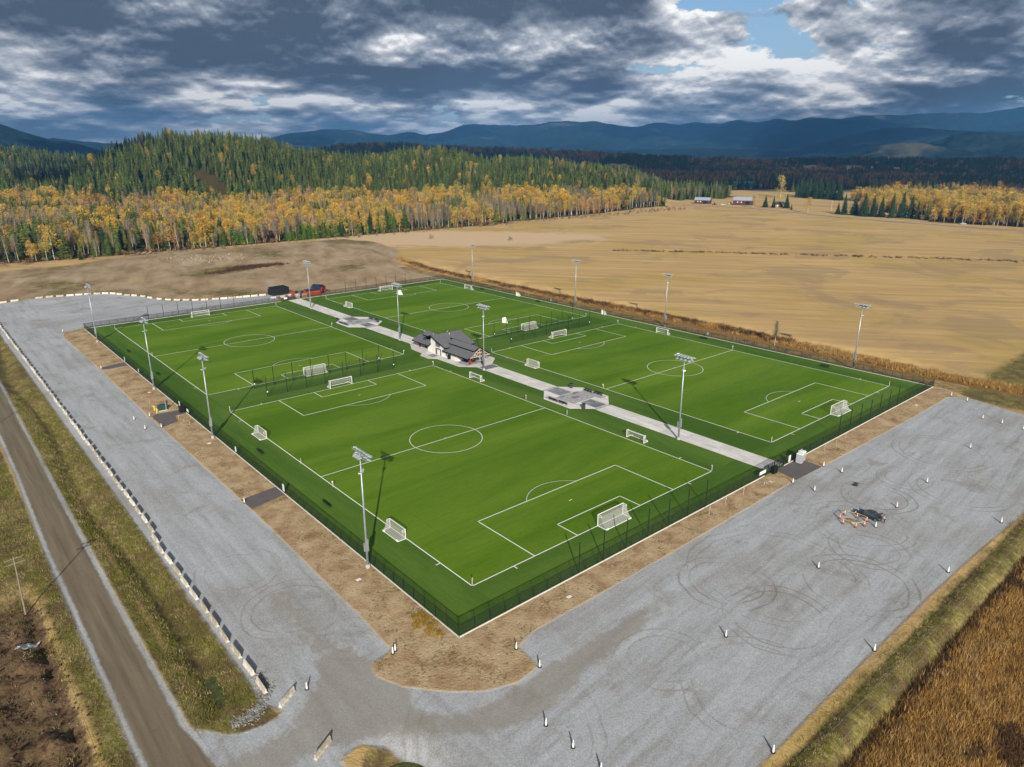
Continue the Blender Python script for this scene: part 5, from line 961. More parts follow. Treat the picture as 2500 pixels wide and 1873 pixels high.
ML_BARE = mat('twigs', m_leaf((.13, .105, .085), (.33, .27, .21), .25, .02, ((.20, .15, .06), (.42, .30, .11))))
ML_BRN = mat('leaves_brown', m_leaf((.14, .075, .028), (.34, .19, .075), .35, .08))
MBK1 = mat('bark_pale', color=(.52, .49, .43), var=.35, vscale=1.5, rough=.95); MBK2 = mat('bark_brown', color=(.13, .10, .075), var=.3, vscale=1.5, rough=.95); MBK3 = mat('bark_grey', color=(.30, .27, .23), var=.3, vscale=1.5, rough=.95)
def leafmesh(name, V, F, var, m):
    me = bpy.data.meshes.new(name); V = np.asarray(V, np.float32).reshape(-1, 3); n = len(V) // 4 if F is None else 0
    me.vertices.add(len(V)); me.vertices.foreach_set('co', V.ravel()); k = len(V) // 3
    me.loops.add(k * 3); me.loops.foreach_set('vertex_index', np.arange(k * 3, dtype=np.int32)); me.polygons.add(k); me.polygons.foreach_set('loop_start', np.arange(0, k * 3, 3, dtype=np.int32)); me.update(calc_edges=True)
    a = me.attributes.new('v', 'FLOAT', 'FACE'); a.data.foreach_set('value', np.asarray(var, np.float32)); me.materials.append(m); return me
def clumps(C, size, rs, flat=.6):
    """a ragged triangle at each centre; returns (N*3,3)"""
    N = len(C); A = rs.normal(size=(N, 3, 3)); A[:, :, 2] *= flat; A /= np.linalg.norm(A, axis=2, keepdims=True) + 1e-6
    return (C[:, None, :] + A * (np.asarray(size).reshape(-1, 1, 1) * rs.uniform(.6, 1.25, (N, 3, 1)))).reshape(-1, 3)
def con_crown(h, r, n, seed, m, per=13, base=.08, power=.85):
    rs = np.random.default_rng(seed); V = []; va = []
    for i in range(n):
        q = i / n; z = h * (base + (1 - base) * q); rad = r * ((1 - q) ** power) * rs.uniform(.82, 1.1) + .15; k = max(5, int(per * (1 - q * .6))); a0 = rs.uniform(0, 6.3); dz = h / n
        for j in range(k):
            a = a0 + 2 * math.pi * (j + rs.uniform(-.3, .3)) / k; R_ = rad * rs.uniform(.7, 1.12); w = 2 * math.pi * R_ / k * .62; ca, sa = math.cos(a), math.sin(a); d = .28 * R_ + .1
            V += [(0, 0, z + dz * .75), (ca * R_ - sa * w, sa * R_ + ca * w, z - d), (ca * R_ + sa * w, sa * R_ - ca * w, z - d - .15)]; va.append(rs.uniform(0, 1) * .75)
            e = R_ * .62; V += [(ca * e * .2, sa * e * .2, z + dz * .4), (ca * e - sa * w, sa * e + ca * w, z - d * .3), (ca * R_ * 1.05, sa * R_ * 1.05, z - d * .8)]; va.append(rs.uniform(.25, 1))
    V += [(-.18, 0, h * .94), (.18, .1, h * .94), (0, 0, h * 1.03)]; va.append(.7)
    return leafmesh('crown', V, None, va, m)
def dec_crown(h, r, N, seed, m, z0=.34, lobes=7, sz=.62, up=1.5):
    rs = np.random.default_rng(seed); C = []; va = []
    for i in range(lobes):
        a = rs.uniform(0, 6.3); q = rs.uniform(0, 1); cz = h * (z0 + .16 + (.80 - z0) * q); off = r * .72 * (1 - q * .6) * rs.uniform(.3, 1); c = np.array([off * math.cos(a), off * math.sin(a), cz]); R_ = r * rs.uniform(.30, .52); k = N // lobes
        d = rs.normal(size=(k, 3)); d /= np.linalg.norm(d, axis=1, keepdims=True); rad = R_ * rs.uniform(.55, 1.05, (k, 1)); P = c + d * rad * [1, 1, up]; C.append(P); va.append(np.clip(.45 + .35 * d[:, 2] + rs.normal(0, .22, k), 0, 1))  # lobe tops get a lighter tone: light from above put into the leaf colour
    C = np.concatenate(C); va = np.concatenate(va); return leafmesh('crown', clumps(C, np.full(len(C), sz), rs), None, va, m)
def bare_crown(h, r, N, seed, m):
    rs = np.random.default_rng(seed); V = []; va = []
    for i in range(N):
        q = rs.uniform(.3, 1); z = h * q; a = rs.uniform(0, 6.3); L = r * (1.15 - q * .7) * rs.uniform(.4, 1); ca, sa = math.cos(a), math.sin(a); w = .055; s = rs.uniform(0, .35) * L; rise = L * rs.uniform(.5, 1.3)
        V += [(ca * s - sa * w, sa * s + ca * w, z), (ca * s + sa * w, sa * s - ca * w, z + .1), (ca * (s + L), sa * (s + L), z + rise)]; va.append(rs.uniform(0, 1))
    k = N // 3; C = np.stack([rs.normal(0, r * .42, k), rs.normal(0, r * .42, k), h * rs.uniform(.55, 1.05, k)], 1); V = np.concatenate([np.array(V), clumps(C, np.full(k, .34), rs)]); va += list(rs.uniform(.3, 1, k)); return leafmesh('crown', V, None, va, m)
def trunk(h, r, m, seed, limbs=5, lean=.03, top=.8):
    rs = random.Random(seed); mb = MB(); x, y = rs.uniform(-lean, lean) * h, rs.uniform(-lean, lean) * h
    mb.tube((0, 0, -1), (x * .5, y * .5, h * .45), r, r * .72, n=6, cap=False); mb.tube((x * .5, y * .5, h * .45), (x, y, h * top), r * .72, r * .25, n=5, cap=False)
    for i in range(limbs):
        q = rs.uniform(.35, .75); a = rs.uniform(0, 6.3); L = h * rs.uniform(.12, .24); bx, by = x * q, y * q; mb.tube((bx, by, h * q), (bx + L * .7 * math.cos(a), by + L * .7 * math.sin(a), h * q + L), r * .32, r * .08, n=4, cap=False)
    return mb.mesh('trunk', m)
PROT = {}
def proto(kind, i, crown, trk): PROT.setdefault(kind, []).append((crown, trk))
for i in range(4):
    proto('conifer', i, con_crown(18 + i * 2, 4.3 + .4 * i, 14, 100 + i, ML_CON, 13, .04, .95), trunk(20, .24, MBK2, i, 0, .005, .9))
    proto('dark_conifer', i, con_crown(22 + i, 5.0 + .35 * i, 17, 120 + i, ML_DARK, 15), trunk(21, .3, MBK2, i, 0, .005, .9))
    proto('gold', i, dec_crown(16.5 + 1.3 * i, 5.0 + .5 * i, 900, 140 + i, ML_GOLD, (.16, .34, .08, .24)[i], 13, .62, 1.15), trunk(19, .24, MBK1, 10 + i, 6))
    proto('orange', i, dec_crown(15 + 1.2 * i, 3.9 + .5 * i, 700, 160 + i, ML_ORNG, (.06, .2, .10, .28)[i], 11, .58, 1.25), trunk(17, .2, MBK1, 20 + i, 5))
    proto('bare', i, bare_crown(17 + i, 3.1 + .4 * i, 520, 180 + i, ML_BARE), trunk(18, .19, MBK1, 30 + i, 8, .05, .95))
    proto('young_pine', i, con_crown(7.4 + i * .8, 2.5, 8, 200 + i, ML_PINE, 12, .02, .55), trunk(4, .12, MBK2, i, 0, 0, .8))
for i in range(3): proto('shrub', i, dec_crown(3.2 + i * .5, 1.9, 150, 220 + i, ML_BRN if i else ML_BARE, .0, 5, .36, 1.0), trunk(2.4, .07, MBK3, i, 4))
# far, lighter-weight clumps of several trees
def far_clump(kind, seed):
    rs = np.random.default_rng(seed); V = []; va = []
    for k in range(5):
        cx_, cy_ = rs.uniform(-7, 7, 2); s = rs.uniform(.8, 1.15)
        if kind == 'con':
            h, r = 22 * s, 3.6 * s
            for i in range(6):
                q = i / 6; z = h * (.05 + .95 * q); rad = r * (1 - q) ** .85 + .1; a0 = rs.uniform(0, 6)
                for j in range(5):
                    a = a0 + 1.2566 * j; b = a + 1.5; V += [(cx_, cy_, z + h / 6 * 1.1), (cx_ + rad * math.cos(a), cy_ + rad * math.sin(a), z - .4), (cx_ + rad * math.cos(b), cy_ + rad * math.sin(b), z - .6)]; va.append(rs.uniform(0, 1))
        else:
            C = rs.normal(size=(46, 3)); C /= np.linalg.norm(C, axis=1, keepdims=True); C = C * [3.6 * s, 3.6 * s, 6.2 * s] + [cx_, cy_, 12 * s]; V += [tuple(p) for p in clumps(C, np.full(46, 1.7), rs)]; va += list(rs.uniform(0, 1, 46))
    return V, va
def instancer(name, pts, protos, rz, sc, idx, kind='stuff'):
    """pts (N,3): one object whose points each carry a copy of a prototype"""
    c = bpy.data.collections.new(name + '_kinds')
    for i, parts in enumerate(protos):
        bm_ = MB(); mats = []
        o = bpy.data.objects.new('%s_kind_%02d' % (name, i), parts); c.objects.link(o)
    me = bpy.data.meshes.new(name); me.vertices.add(len(pts)); me.vertices.foreach_set('co', np.asarray(pts, np.float32).ravel())
    a = me.attributes.new('rz', 'FLOAT', 'POINT'); a.data.foreach_set('value', np.asarray(rz, np.float32))
    w_ = np.asarray(sc) * np.random.default_rng(len(pts)).uniform(.78, 1.28, len(pts)); a = me.attributes.new('sc', 'FLOAT_VECTOR', 'POINT'); a.data.foreach_set('vector', np.stack([w_, w_, np.asarray(sc)], 1).astype(np.float32).ravel())
    a = me.attributes.new('ix', 'INT', 'POINT'); a.data.foreach_set('value', np.asarray(idx, np.int32))
    ob = link(name, me); md = ob.modifiers.new('instances', 'NODES'); ng = bpy.data.node_groups.new(name, 'GeometryNodeTree'); md.node_group = ng
    ng.interface.new_socket('Geometry', in_out='INPUT', socket_type='NodeSocketGeometry'); ng.interface.new_socket('Geometry', in_out='OUTPUT', socket_type='NodeSocketGeometry')
    N = ng.nodes; L = ng.links; gi = N.new('NodeGroupInput'); go = N.new('NodeGroupOutput'); ip = N.new('GeometryNodeInstanceOnPoints'); ci = N.new('GeometryNodeCollectionInfo'); ci.inputs[0].default_value = c; ci.inputs[1].default_value = True; ci.inputs[2].default_value = True
    def na(nm, ty): q = N.new('GeometryNodeInputNamedAttribute'); q.data_type = ty; q.inputs[0].default_value = nm; return q.outputs[0]
    cb = N.new('ShaderNodeCombineXYZ'); L.new(na('rz', 'FLOAT'), cb.inputs[2]); L.new(gi.outputs[0], ip.inputs[0]); L.new(ci.outputs[0], ip.inputs['Instance']); ip.inputs['Pick Instance'].default_value = True
    L.new(na('ix', 'INT'), ip.inputs['Instance Index']); e2r = N.new('FunctionNodeEulerToRotation'); L.new(cb.outputs[0], e2r.inputs[0]); L.new(e2r.outputs[0], ip.inputs['Rotation']); L.new(na('sc', 'FLOAT_VECTOR'), ip.inputs['Scale']); L.new(ip.outputs[0], go.inputs[0])
    tag(ob, kind=kind); return ob
def merged(crown, trk):
    """crown + trunk as one mesh with two materials (for mass planting)"""
    me = crown.copy(); n = len(crown.vertices); import bmesh as _b
    b = _b.new(); b.from_mesh(crown); lay = b.faces.layers.float.get('v'); k = len(b.faces); b.from_mesh(trk); b.faces.ensure_lookup_table()
    for f in b.faces[k:]: f.material_index = 1
    me = bpy.data.meshes.new('tree'); b.to_mesh(me); b.free(); me.materials.append(crown.materials[0]); me.materials.append(trk.materials[0]); return me
MERG = {k: [merged(*q) for q in v] for k, v in PROT.items()}

# ---- plant the woods
def in_view(x, y, mg=2.5):
    az, d = polar(x, y); w = R(38.5 + mg) + R(24) * (1 - sm(d, 90, 330)); return np.abs(az - R(AZ)) < w
def grid_pts(x0, x1, y0, y1, s, seed):
    rs = np.random.default_rng(int(seed)); gx, gy = np.meshgrid(np.arange(x0, x1, s), np.arange(y0, y1, s)); gx = gx + rs.uniform(-.48, .48, gx.shape) * s; gy = gy + rs.uniform(-.48, .48, gy.shape) * s; return gx.ravel(), gy.ravel()
kinds = ['conifer', 'dark_conifer', 'gold', 'orange', 'bare', 'young_pine', 'shrub']
px, py = [], []
for (a, b, c, d, s, lo, hi) in ((-60, 1400, 470, 1500, 6.6, 0, 1150), (700, 1500, -40, 600, 6.8, 0, 1250), (-60, 2600, 300, 2700, 8.6, 1150, 2250)):
    x, y = grid_pts(a, b, c, d, s, 300 + s * 10); dd = polar(x, y)[1]; k = (dd >= lo) & (dd < hi) & in_view(x, y) & wooded(x, y)
    if c < 0: k &= y < 470
    px.append(x[k]); py.append(y[k])
px, py = np.concatenate(px), np.concatenate(py); az, dist = polar(px, py); pz = height(px, py); rs = np.random.default_rng(5); N = len(px)
hz = hills(px, py); n1 = fbm(px, py, 55, 3, 90); n2 = fbm(px, py, 26, 3, 91); n3 = fbm(px, py, 130, 3, 92); u = rs.uniform(0, 1, N); K = np.zeros(N, int)
hill = sm(hz, 3, 14) + (dist > 1150)
# left wood: yellow and bare belts with dark conifers between them, conifers only on the hills
depth = py - 478; leftw = (px < 770) & (py > 470)
pg = np.where(px < 160, .36 + .5 * (n1 - .5), .62 + .7 * (n1 - .5)); pb = np.where(depth < 55, .36, .14) + (n3 - .5) * .3; pb = np.where((px < 230) & (depth < 110), pb + .22, pb)
po = .16 + .9 * (n2 - .5); pc = np.where(px < 200, .30, .10) + 1.2 * (n2 - .5) * (n2 > .5)
# species stand in patches rather than tree by tree
nk = fbm(px, py, 34, 2, 96) + .16 * (rs.uniform(0, 1, N) - .5); nb_ = fbm(px, py, 42, 2, 97) + .16 * (rs.uniform(0, 1, N) - .5)
tc = np.where(px < 120, .42, np.where(px < 260, .36, .28)); K = np.full(N, 2); K[nb_ > .62] = 3; K[(nb_ < .35 + .07 * (depth < 50))] = 4; K[nk < tc] = 0; K[(px > 700) & (depth > 40)] = 0; K[(px > 520) & (depth > 190)] = 0; K[(depth < 34) & (K == 0) & (u > .45)] = 4; K[(u < .07)] = 4; K[(u > .94) & (px < 520)] = 0
K = np.where((hill > .5) & leftw, np.where(u < .985 - .06 * (n3 > .56) * (hill < 1), 0, 2), K)
S_ = (hill > .5)
K = np.where((hill > .5) & ~leftw & (px < 1300) & (dist < 1700) & (az > R(AZ - 8)), np.where(u < .93, 0, 3), K)
# behind the farm and right wood
fb = (px > 840) & (py > 560) & (hill < .5); K = np.where(fb, np.where(u < .80 + (n1 - .5), 0, np.where(u < .8, 3, 4)), K)
rw = (px > 740) & (py < 520) & (az < R(AZ - 12)); K = np.where(rw, np.where(u < .78 + .4 * (n1 - .5), 2, np.where(u < .90, 3, 4)), K)
K = np.where(rw & (dist > 1250), np.where(u < .5 + 1.4 * (n1 - .5), 3, 0), K)
far = (dist > 1500) & (hz < 8); K = np.where(far & (az < R(AZ + 3)), np.where(u < .42 + 1.6 * (n3 - .5), 3, 0), K)
# clearing scar on the hillside
sx0, sy0 = CAM[0] + 1010 * math.cos(ray(505, 400)[0]), CAM[1] + 1010 * math.sin(ray(505, 400)[0])
keep = ~((((px - sx0) / 16) ** 2 + ((py - sy0) / 55) ** 2) < 1) & ~((K == 0) & (hill < .5) & (u > 1))
# sizes
S = rs.uniform(.66, 1.15, N) * np.where(rs.uniform(0, 1, N) < .10, 1.22, 1) * (.88 + .5 * (fbm(px, py, 48, 2, 98) - .4)); S = np.where((K == 0), np.minimum(S, 1.05), S); S = np.where((K == 4), S * 1.0, S); S = np.where(depth < 14, S * rs.uniform(.75, 1.0, N), S)
# thin the front belt a little so trunks show
keep &= ~((K == 0) & (hill > .5) & (rs.uniform(0, 1, N) < .34)); keep &= ~(leftw & (depth < 40) & (rs.uniform(0, 1, N) < .25))
px, py, pz, K, S, dist, az, depth, hill = (q[keep] for q in (px, py, pz, K, S, dist, az, depth, hill)); N = len(px)
rzs = rs.uniform(0, 6.28, N); IX = rs.integers(0, 4, N)
KN = {0: ('pine_tree', 'conifer'), 1: ('spruce_tree', 'dark_conifer'), 2: ('cottonwood_tree', 'gold'), 3: ('aspen_tree', 'orange'), 4: ('bare_tree', 'bare')}
GRP = {0: 'green pines', 2: 'golden cottonwoods', 3: 'orange aspens', 4: 'bare birches'}
LOOK = {0: 'dark green pine', 2: 'golden-yellow cottonwood', 3: 'orange-leaved aspen', 4: 'nearly bare birch'}
def whereis(x, y):
    if x < 800 and y > 400:
        u_ = [(30, 'at the left picture edge'), (75, 'left of the brush pile'), (115, 'right of the brush pile'), (165, 'behind the left planted pines'), (215, 'behind the gap of the planted strips'), (262, 'left above the right planted strip'), (310, 'by the large spruces'), (370, 'near the fallen birch'), (440, 'behind the small pine cluster'), (520, 'at the middle of the hay field edge'), (610, 'towards the right end of the golden wood'), (900, 'at the right tip of the golden wood')]
        dd = y - 478; rk = 'in the front rank ' if dd < 12 else 'one row back ' if dd < 24 else 'some rows back ' if dd < 45 else 'deep '
        return rk + next(t_ for lim, t_ in u_ if x < lim)
    if y > 520: return 'behind the farm barns, ' + ('left' if x < 930 else 'right' if x > 1080 else 'middle')
    return 'in the right-hand wood, ' + ('front rank ' if x < 775 or dist_cam(x, y) < 860 else 'farther back ') + ('at the picture edge' if y < 130 else 'near the white pickup' if y < 215 else 'behind the roadside spruces' if y < 300 else 'beyond the stubble clearing')
def dist_cam(x, y): return math.hypot(x - CAM[0], y - CAM[1])
def place_tree(nm, kd, i, x, y, z, rz, s, label, group):
    cr, tr = PROT[kd][i % len(PROT[kd])]; t = link(nm, None, None, (x, y, z), rz); w_ = s * (.84 + .38 * ((x * 7.31 + y * 3.17) % 1)); t.scale = (w_, w_, s); tag(t, label, 'tree', group); link('crown', cr, t); link('trunk', tr, t)
used = np.zeros(N, bool)
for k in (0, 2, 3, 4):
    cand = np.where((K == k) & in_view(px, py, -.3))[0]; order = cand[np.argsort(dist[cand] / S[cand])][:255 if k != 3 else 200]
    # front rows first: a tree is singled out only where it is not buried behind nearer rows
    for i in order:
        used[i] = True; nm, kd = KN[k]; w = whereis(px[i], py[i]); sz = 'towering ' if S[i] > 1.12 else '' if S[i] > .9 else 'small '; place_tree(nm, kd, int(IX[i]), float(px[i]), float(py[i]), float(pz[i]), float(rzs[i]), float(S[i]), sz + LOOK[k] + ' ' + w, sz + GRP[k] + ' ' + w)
pts = np.stack([px, py, pz], 1)
for k, nm in ((0, 'pine_forest'), (2, 'cottonwood_forest'), (3, 'aspen_forest'), (4, 'bare_forest')):
    q = (K == k) & ~used; instancer(nm, pts[q], MERG[KN[k][1]], rzs[q], S[q], IX[q])
# shrubs and young pines along the wood edge
ux, uy = grid_pts(-40, 700, 466, 484, 4.2, 61); q = in_view(ux, uy) & (rs.uniform(0, 1, len(ux)) < .42) & ~wooded(ux, uy - 9); ux, uy = ux[q], uy[q]; instancer('edge_shrubs', np.stack([ux, uy, height(ux, uy)], 1), MERG['shrub'], rs.uniform(0, 6, len(ux)), rs.uniform(.5, 1.1, len(ux)), rs.integers(0, 3, len(ux)))
for (u0, v0, u1, v1, rows, n, lb) in ((385, 605, 622, 594, 4, 26, 'young bushy pine in the left planted strip'), (715, 588, 990, 562, 5, 30, 'young bushy pine in the right planted strip'), (1225, 538, 1290, 532, 2, 8, 'young pine in the small field-edge cluster')):
    a, b = on_ground(u0, v0), on_ground(u1, v1)
    for r_ in range(rows):
        for i in range(n):
            f = (i + rs.uniform(-.3, .3)) / n; x, y = a[0] + (b[0] - a[0]) * f + rs.normal(0, .6), a[1] + (b[1] - a[1]) * f + r_ * 3.4 + rs.normal(0, .7); lb_ = lb + ', ' + ('front', 'second', 'third', 'fourth', 'back')[r_] + ' row, ' + ('left end', 'left of centre', 'right of centre', 'right end')[min(3, int(f * 4))]; place_tree('young_pine_tree', 'young_pine', int(rs.integers(0, 4)), x, y, GI(x, y), float(rs.uniform(0, 6)), float(rs.uniform(.7, 1.2) * (1 + .1 * r_)), lb_, lb_.replace('young bushy pine', 'young pines').replace('young pine ', 'young pines '))
# singled-out big trees
for (u, v, kd, s, nm, lb) in ((945, 562, 'dark_conifer', 1.0, 'spruce_tree', 'large dark spruce standing out of the golden wood behind the planted pines'), (878, 572, 'dark_conifer', .85, 'spruce_tree', 'dark spruce left of the large one, among golden trees'), (905, 570, 'dark_conifer', .8, 'spruce_tree', 'slender dark spruce between two golden trees, centre left'), (835, 578, 'dark_conifer', .7, 'spruce_tree', 'small dark spruce at the left of the spruce group'), (540, 592, 'dark_conifer', .95, 'spruce_tree', 'dark spruce rising behind the left planted pines'), (600, 590, 'dark_conifer', .7, 'spruce_tree', 'dark spruce at the right end of the left planted pines'), (198, 634, 'dark_conifer', .30, 'spruce_tree', 'small dark spruce alone on the grass before the left wood'), (262, 618, 'young_pine', 1.3, 'young_pine_tree', 'round green pine bush at the left wood edge'), (255, 610, 'dark_conifer', .85, 'spruce_tree', 'dark spruce in the gap of the left wood'), (232, 606, 'dark_conifer', .8, 'spruce_tree', 'dark green spruce beside the gap of the left wood'),
    (1905, 482, 'gold', 1.75, 'cottonwood_tree', 'broad golden cottonwood alone in the far clearing'), (1972, 520, 'gold', .95, 'cottonwood_tree', 'single small golden tree at the hay field edge'), (1838, 507, 'gold', .85, 'cottonwood_tree', 'bushy brownish-gold tree beside the larger barn'), (1868, 506, 'dark_conifer', .62, 'spruce_tree', 'dark farm spruce, leftmost of three'), (1888, 507, 'dark_conifer', .62, 'spruce_tree', 'dark farm spruce, middle of three'), (1920, 508, 'dark_conifer', .72, 'spruce_tree', 'dark farm spruce, rightmost of three'), (1932, 512, 'dark_conifer', .3, 'spruce_tree', 'tiny dark spruce right of the farm'),
    (2045, 523, 'dark_conifer', .55, 'spruce_tree', 'small spruce at the left end of the roadside row'), (2060, 524, 'dark_conifer', 1.05, 'spruce_tree', 'roadside spruce, second from the left'), (2085, 525, 'dark_conifer', 1.0, 'spruce_tree', 'roadside spruce, third from the left'), (2108, 528, 'dark_conifer', 1.05, 'spruce_tree', 'broad roadside spruce, fourth from the left'), (2130, 529, 'dark_conifer', 1.0, 'spruce_tree', 'roadside spruce behind the broad one'), (2150, 530, 'dark_conifer', .95, 'spruce_tree', 'roadside spruce before the pale house, left'), (2176, 532, 'dark_conifer', 1.2, 'spruce_tree', 'tallest spruce of the roadside row'), (2200, 532, 'dark_conifer', 1.15, 'spruce_tree', 'tall roadside spruce right of the tallest'), (2222, 533, 'dark_conifer', 1.1, 'spruce_tree', 'roadside spruce over the pale house'), (2238, 535, 'conifer', .9, 'pine_tree', 'greener roadside pine after the spruces'), (2262, 538, 'conifer', .75, 'pine_tree', 'low roadside pine near the white building'), (2325, 542, 'dark_conifer', .8, 'spruce_tree', 'dark spruce left of the white pickup'), (2342, 544, 'dark_conifer', .75, 'spruce_tree', 'dark spruce just behind the white pickup'),
    (1892, 835, 'bare', .55, 'bare_tree', 'slender bare sapling with a few orange leaves at the field ditch')):
    x, y = on_ground(u, v); place_tree(nm, kd, 2 if kd == 'gold' else int(rs.integers(0, 4)), x, y, GI(x, y), 1.0 + u, s, lb, None)
# stand of dark conifers at the back of the farm clearing
gx, gy = np.array([on_ground(u, v) for u, v in ((1945, 482), (1960, 483), (1975, 484), (1990, 485), (2005, 486), (2020, 487), (2035, 488), (2048, 489), (1953, 479), (1970, 480), (1985, 481), (2000, 482), (2016, 483), (2030, 484))]).T
for i in range(len(gx)): place_tree('spruce_tree', 'dark_conifer', i, float(gx[i]), float(gy[i]), 0, i * 1.7, 1.05 + .12 * (i % 3), 'tall dark spruce in the stand at the back of the farm clearing', 'spruces behind the farm clearing')
# far woods over the valley floor
x, y = grid_pts(500, 6200, -300, 5600, 21, 71); a_, d_ = polar(x, y); q = (d_ > 2200) & (d_ < 5600) & in_view(x, y) & wooded(x, y); x, y = x[q], y[q]; z = height(x, y)
FC = [leafmesh('tree_clump', *(lambda r: (r[0], None, r[1]))(far_clump('con', s)), ML_CON) for s in (1, 2, 3)] + [leafmesh('tree_clump', *(lambda r: (r[0], None, r[1]))(far_clump('dec', s)), m_) for s, m_ in ((4, ML_ORNG), (5, ML_BRN), (6, ML_GOLD))]
nn = fbm(x, y, 260, 4, 95); uu = rs.uniform(0, 1, len(x)); isd = uu < np.clip((nn - .44) * 4.5, .05, .85); ixx = np.where(isd, 3 + rs.integers(0, 3, len(x)), rs.integers(0, 3, len(x))); instancer('valley_forest', np.stack([x, y, z], 1), FC, rs.uniform(0, 6.28, len(x)), rs.uniform(.8, 1.15, len(x)), ixx)

# ---- reeds, weeds and rough grass
def tuft(n, h, w, seed, m, spread=.5, lean=.35):
    rs = np.random.default_rng(seed); V = []; va = []
    for i in range(n):
        a, b = rs.normal(0, spread, 2); hh = h * rs.uniform(.6, 1.15); dx, dy = rs.normal(0, lean, 2) * hh; t_ = rs.uniform(0, 6.3); cx_, sy_ = math.cos(t_) * w, math.sin(t_) * w
        V += [(a - cx_, b - sy_, -.1), (a + cx_, b + sy_, -.1), (a + dx, b + dy, hh)]; va.append(rs.uniform(0, 1))
    return leafmesh('tuft', V, None, va, m)
ML_REED = mat('reed', m_leaf((.22, .115, .032), (.62, .38, .125), .35, .15)); ML_REED2 = mat('reed_pale', m_leaf((.32, .20, .08), (.66, .47, .22), .3, .15)); ML_WEED = mat('weed_stalks', m_leaf((.055, .030, .018), (.16, .085, .045), .3, .05)); ML_GR = mat('grass_blades', m_leaf((.08, .095, .012), (.26, .25, .045), .35, .2)); ML_GD = mat('grass_dry', m_leaf((.24, .18, .08), (.52, .41, .21), .3, .2)); ML_YEL = mat('weed_gold', m_leaf((.20, .13, .02), (.45, .30, .06), .3, .1))
TF = [tuft(34, 1.1, .04, 1, ML_REED, .45, .22), tuft(34, 1.25, .04, 2, ML_REED, .45, .22), tuft(30, 1.15, .04, 3, ML_REED2, .45, .25), tuft(28, 1.0, .045, 4, ML_WEED, .45, .3)]
x, y = grid_pts(5, 175, -150, -57.2, .66, 81); q = in_view(x, y, 1) & (rs.uniform(0, 1, len(x)) < .97) & (np.hypot(x - CAM[0], y - CAM[1]) < 190) ; x, y = x[q], y[q]; f = fbm(x, y, 7, 4, 82); uu = rs.uniform(0, 1, len(x)); ed = -57.2 - y
ix = np.where((f < .31) | ((ed < 1.6) & (uu < .7)), 3, np.where(uu < .22, 2, np.where(uu < .6, 0, 1))); instancer('reed_bed', np.stack([x, y, height(x, y)], 1), TF, rs.uniform(0, 6.3, len(x)), rs.uniform(.65, 1.05, len(x)) * (.75 + .5 * f), ix)
# weedy ditch beyond the right fence
TW = [tuft(26, 1.9, .09, 11, ML_WEED, .7), tuft(26, 1.6, .09, 12, ML_REED, .7), tuft(22, 1.2, .09, 13, ML_REED2, .7), tuft(20, 1.1, .1, 14, ML_YEL, .7)]
x, y = grid_pts(176, 202, -50, 330, 1.0, 83); cxx = 190.5 + 3 * np.sin(y * .02); off = x - cxx; n_ = fbm(x, y, 14, 4, 84); n5 = fbm(x, y, 34, 3, 85)
q = (np.abs(off) < 4.0 + 3 * (n_ - .5)) & in_view(x, y, 1) & (rs.uniform(0, 1, len(x)) < .9); x, y, off, n5 = x[q], y[q], off[q], n5[q]; uu = rs.uniform(0, 1, len(x))
ix = np.where((n5 > .5) & (off < 3.5) & (off > -2.6), np.where(uu < .75, 0, 1), np.where(off > 1.5, np.where(uu < .6, 2, 1), np.where(uu < .6, 1, np.where(uu < .8, 3, 2)))); instancer('ditch_weeds', np.stack([x, y, height(x, y)], 1), TW, rs.uniform(0, 6, len(x)), rs.uniform(.45, .95, len(x)), ix)
# hedge line across the hay field, brown patch on the bare ground
hl = [on_ground(u, v) for u, v in ((1500, 612), (1667, 615), (1950, 622), (2300, 632), (2560, 641))]; hx, hy = [], []
for (ax, ay), (bx, by) in zip(hl, hl[1:]):
    n = int(math.hypot(bx - ax, by - ay) / .6); f = np.linspace(0, 1, n); w_ = .8 + 1.4 * sm(np.array([ax] * n) + f * (bx - ax), 380, 440); hx.append(ax + f * (bx - ax) + rs.normal(0, 1, n) * w_); hy.append(ay + f * (by - ay) + rs.normal(0, .5, n))
hx, hy = np.concatenate(hx), np.concatenate(hy); instancer('field_hedge', np.stack([hx, hy, height(hx, hy)], 1), TW, rs.uniform(0, 6, len(hx)), rs.uniform(.5, .95, len(hx)), np.where(rs.uniform(0, 1, len(hx)) < .45, 0, 2))
cx_, cy_ = on_ground(608, 656); n = 260; hx, hy = cx_ + rs.normal(0, 9, n), cy_ + rs.normal(0, 2.4, n); instancer('brown_brush', np.stack([hx, hy, height(hx, hy)], 1), TW[:2], rs.uniform(0, 6, n), rs.uniform(.6, 1.1, n), np.zeros(n, int))
# rough grass in the verges and ditches near the camera
TG = [tuft(16, .30, .035, 21, ML_GR, .32, .6), tuft(16, .32, .035, 22, ML_GD, .32, .7), tuft(16, .38, .035, 23, ML_GR, .35, .6)]
def grass(name, x0, x1, y0, y1, s, fn, seed, sc=(.6, 1.2)):
    x, y = grid_pts(x0, x1, y0, y1, s, seed); q = fn(x, y) & in_view(x, y, 1.5); x, y = x[q], y[q]; f = fbm(x, y, 5, 3, seed); uu = rs.uniform(0, 1, len(x)); instancer(name, np.stack([x, y, height(x, y)], 1), TG, rs.uniform(0, 6, len(x)), rs.uniform(*sc, len(x)), np.where(uu < (f - .15), 1, np.where(uu > .8, 2, 0)))
rr = lambda x: rs.uniform(0, 1, len(x))
grass('ditch_grass', -45, -37.2, -2, 170, .42, lambda x, y: (rr(x) < .8) & (np.abs(x + 41.2) > .7), 91)
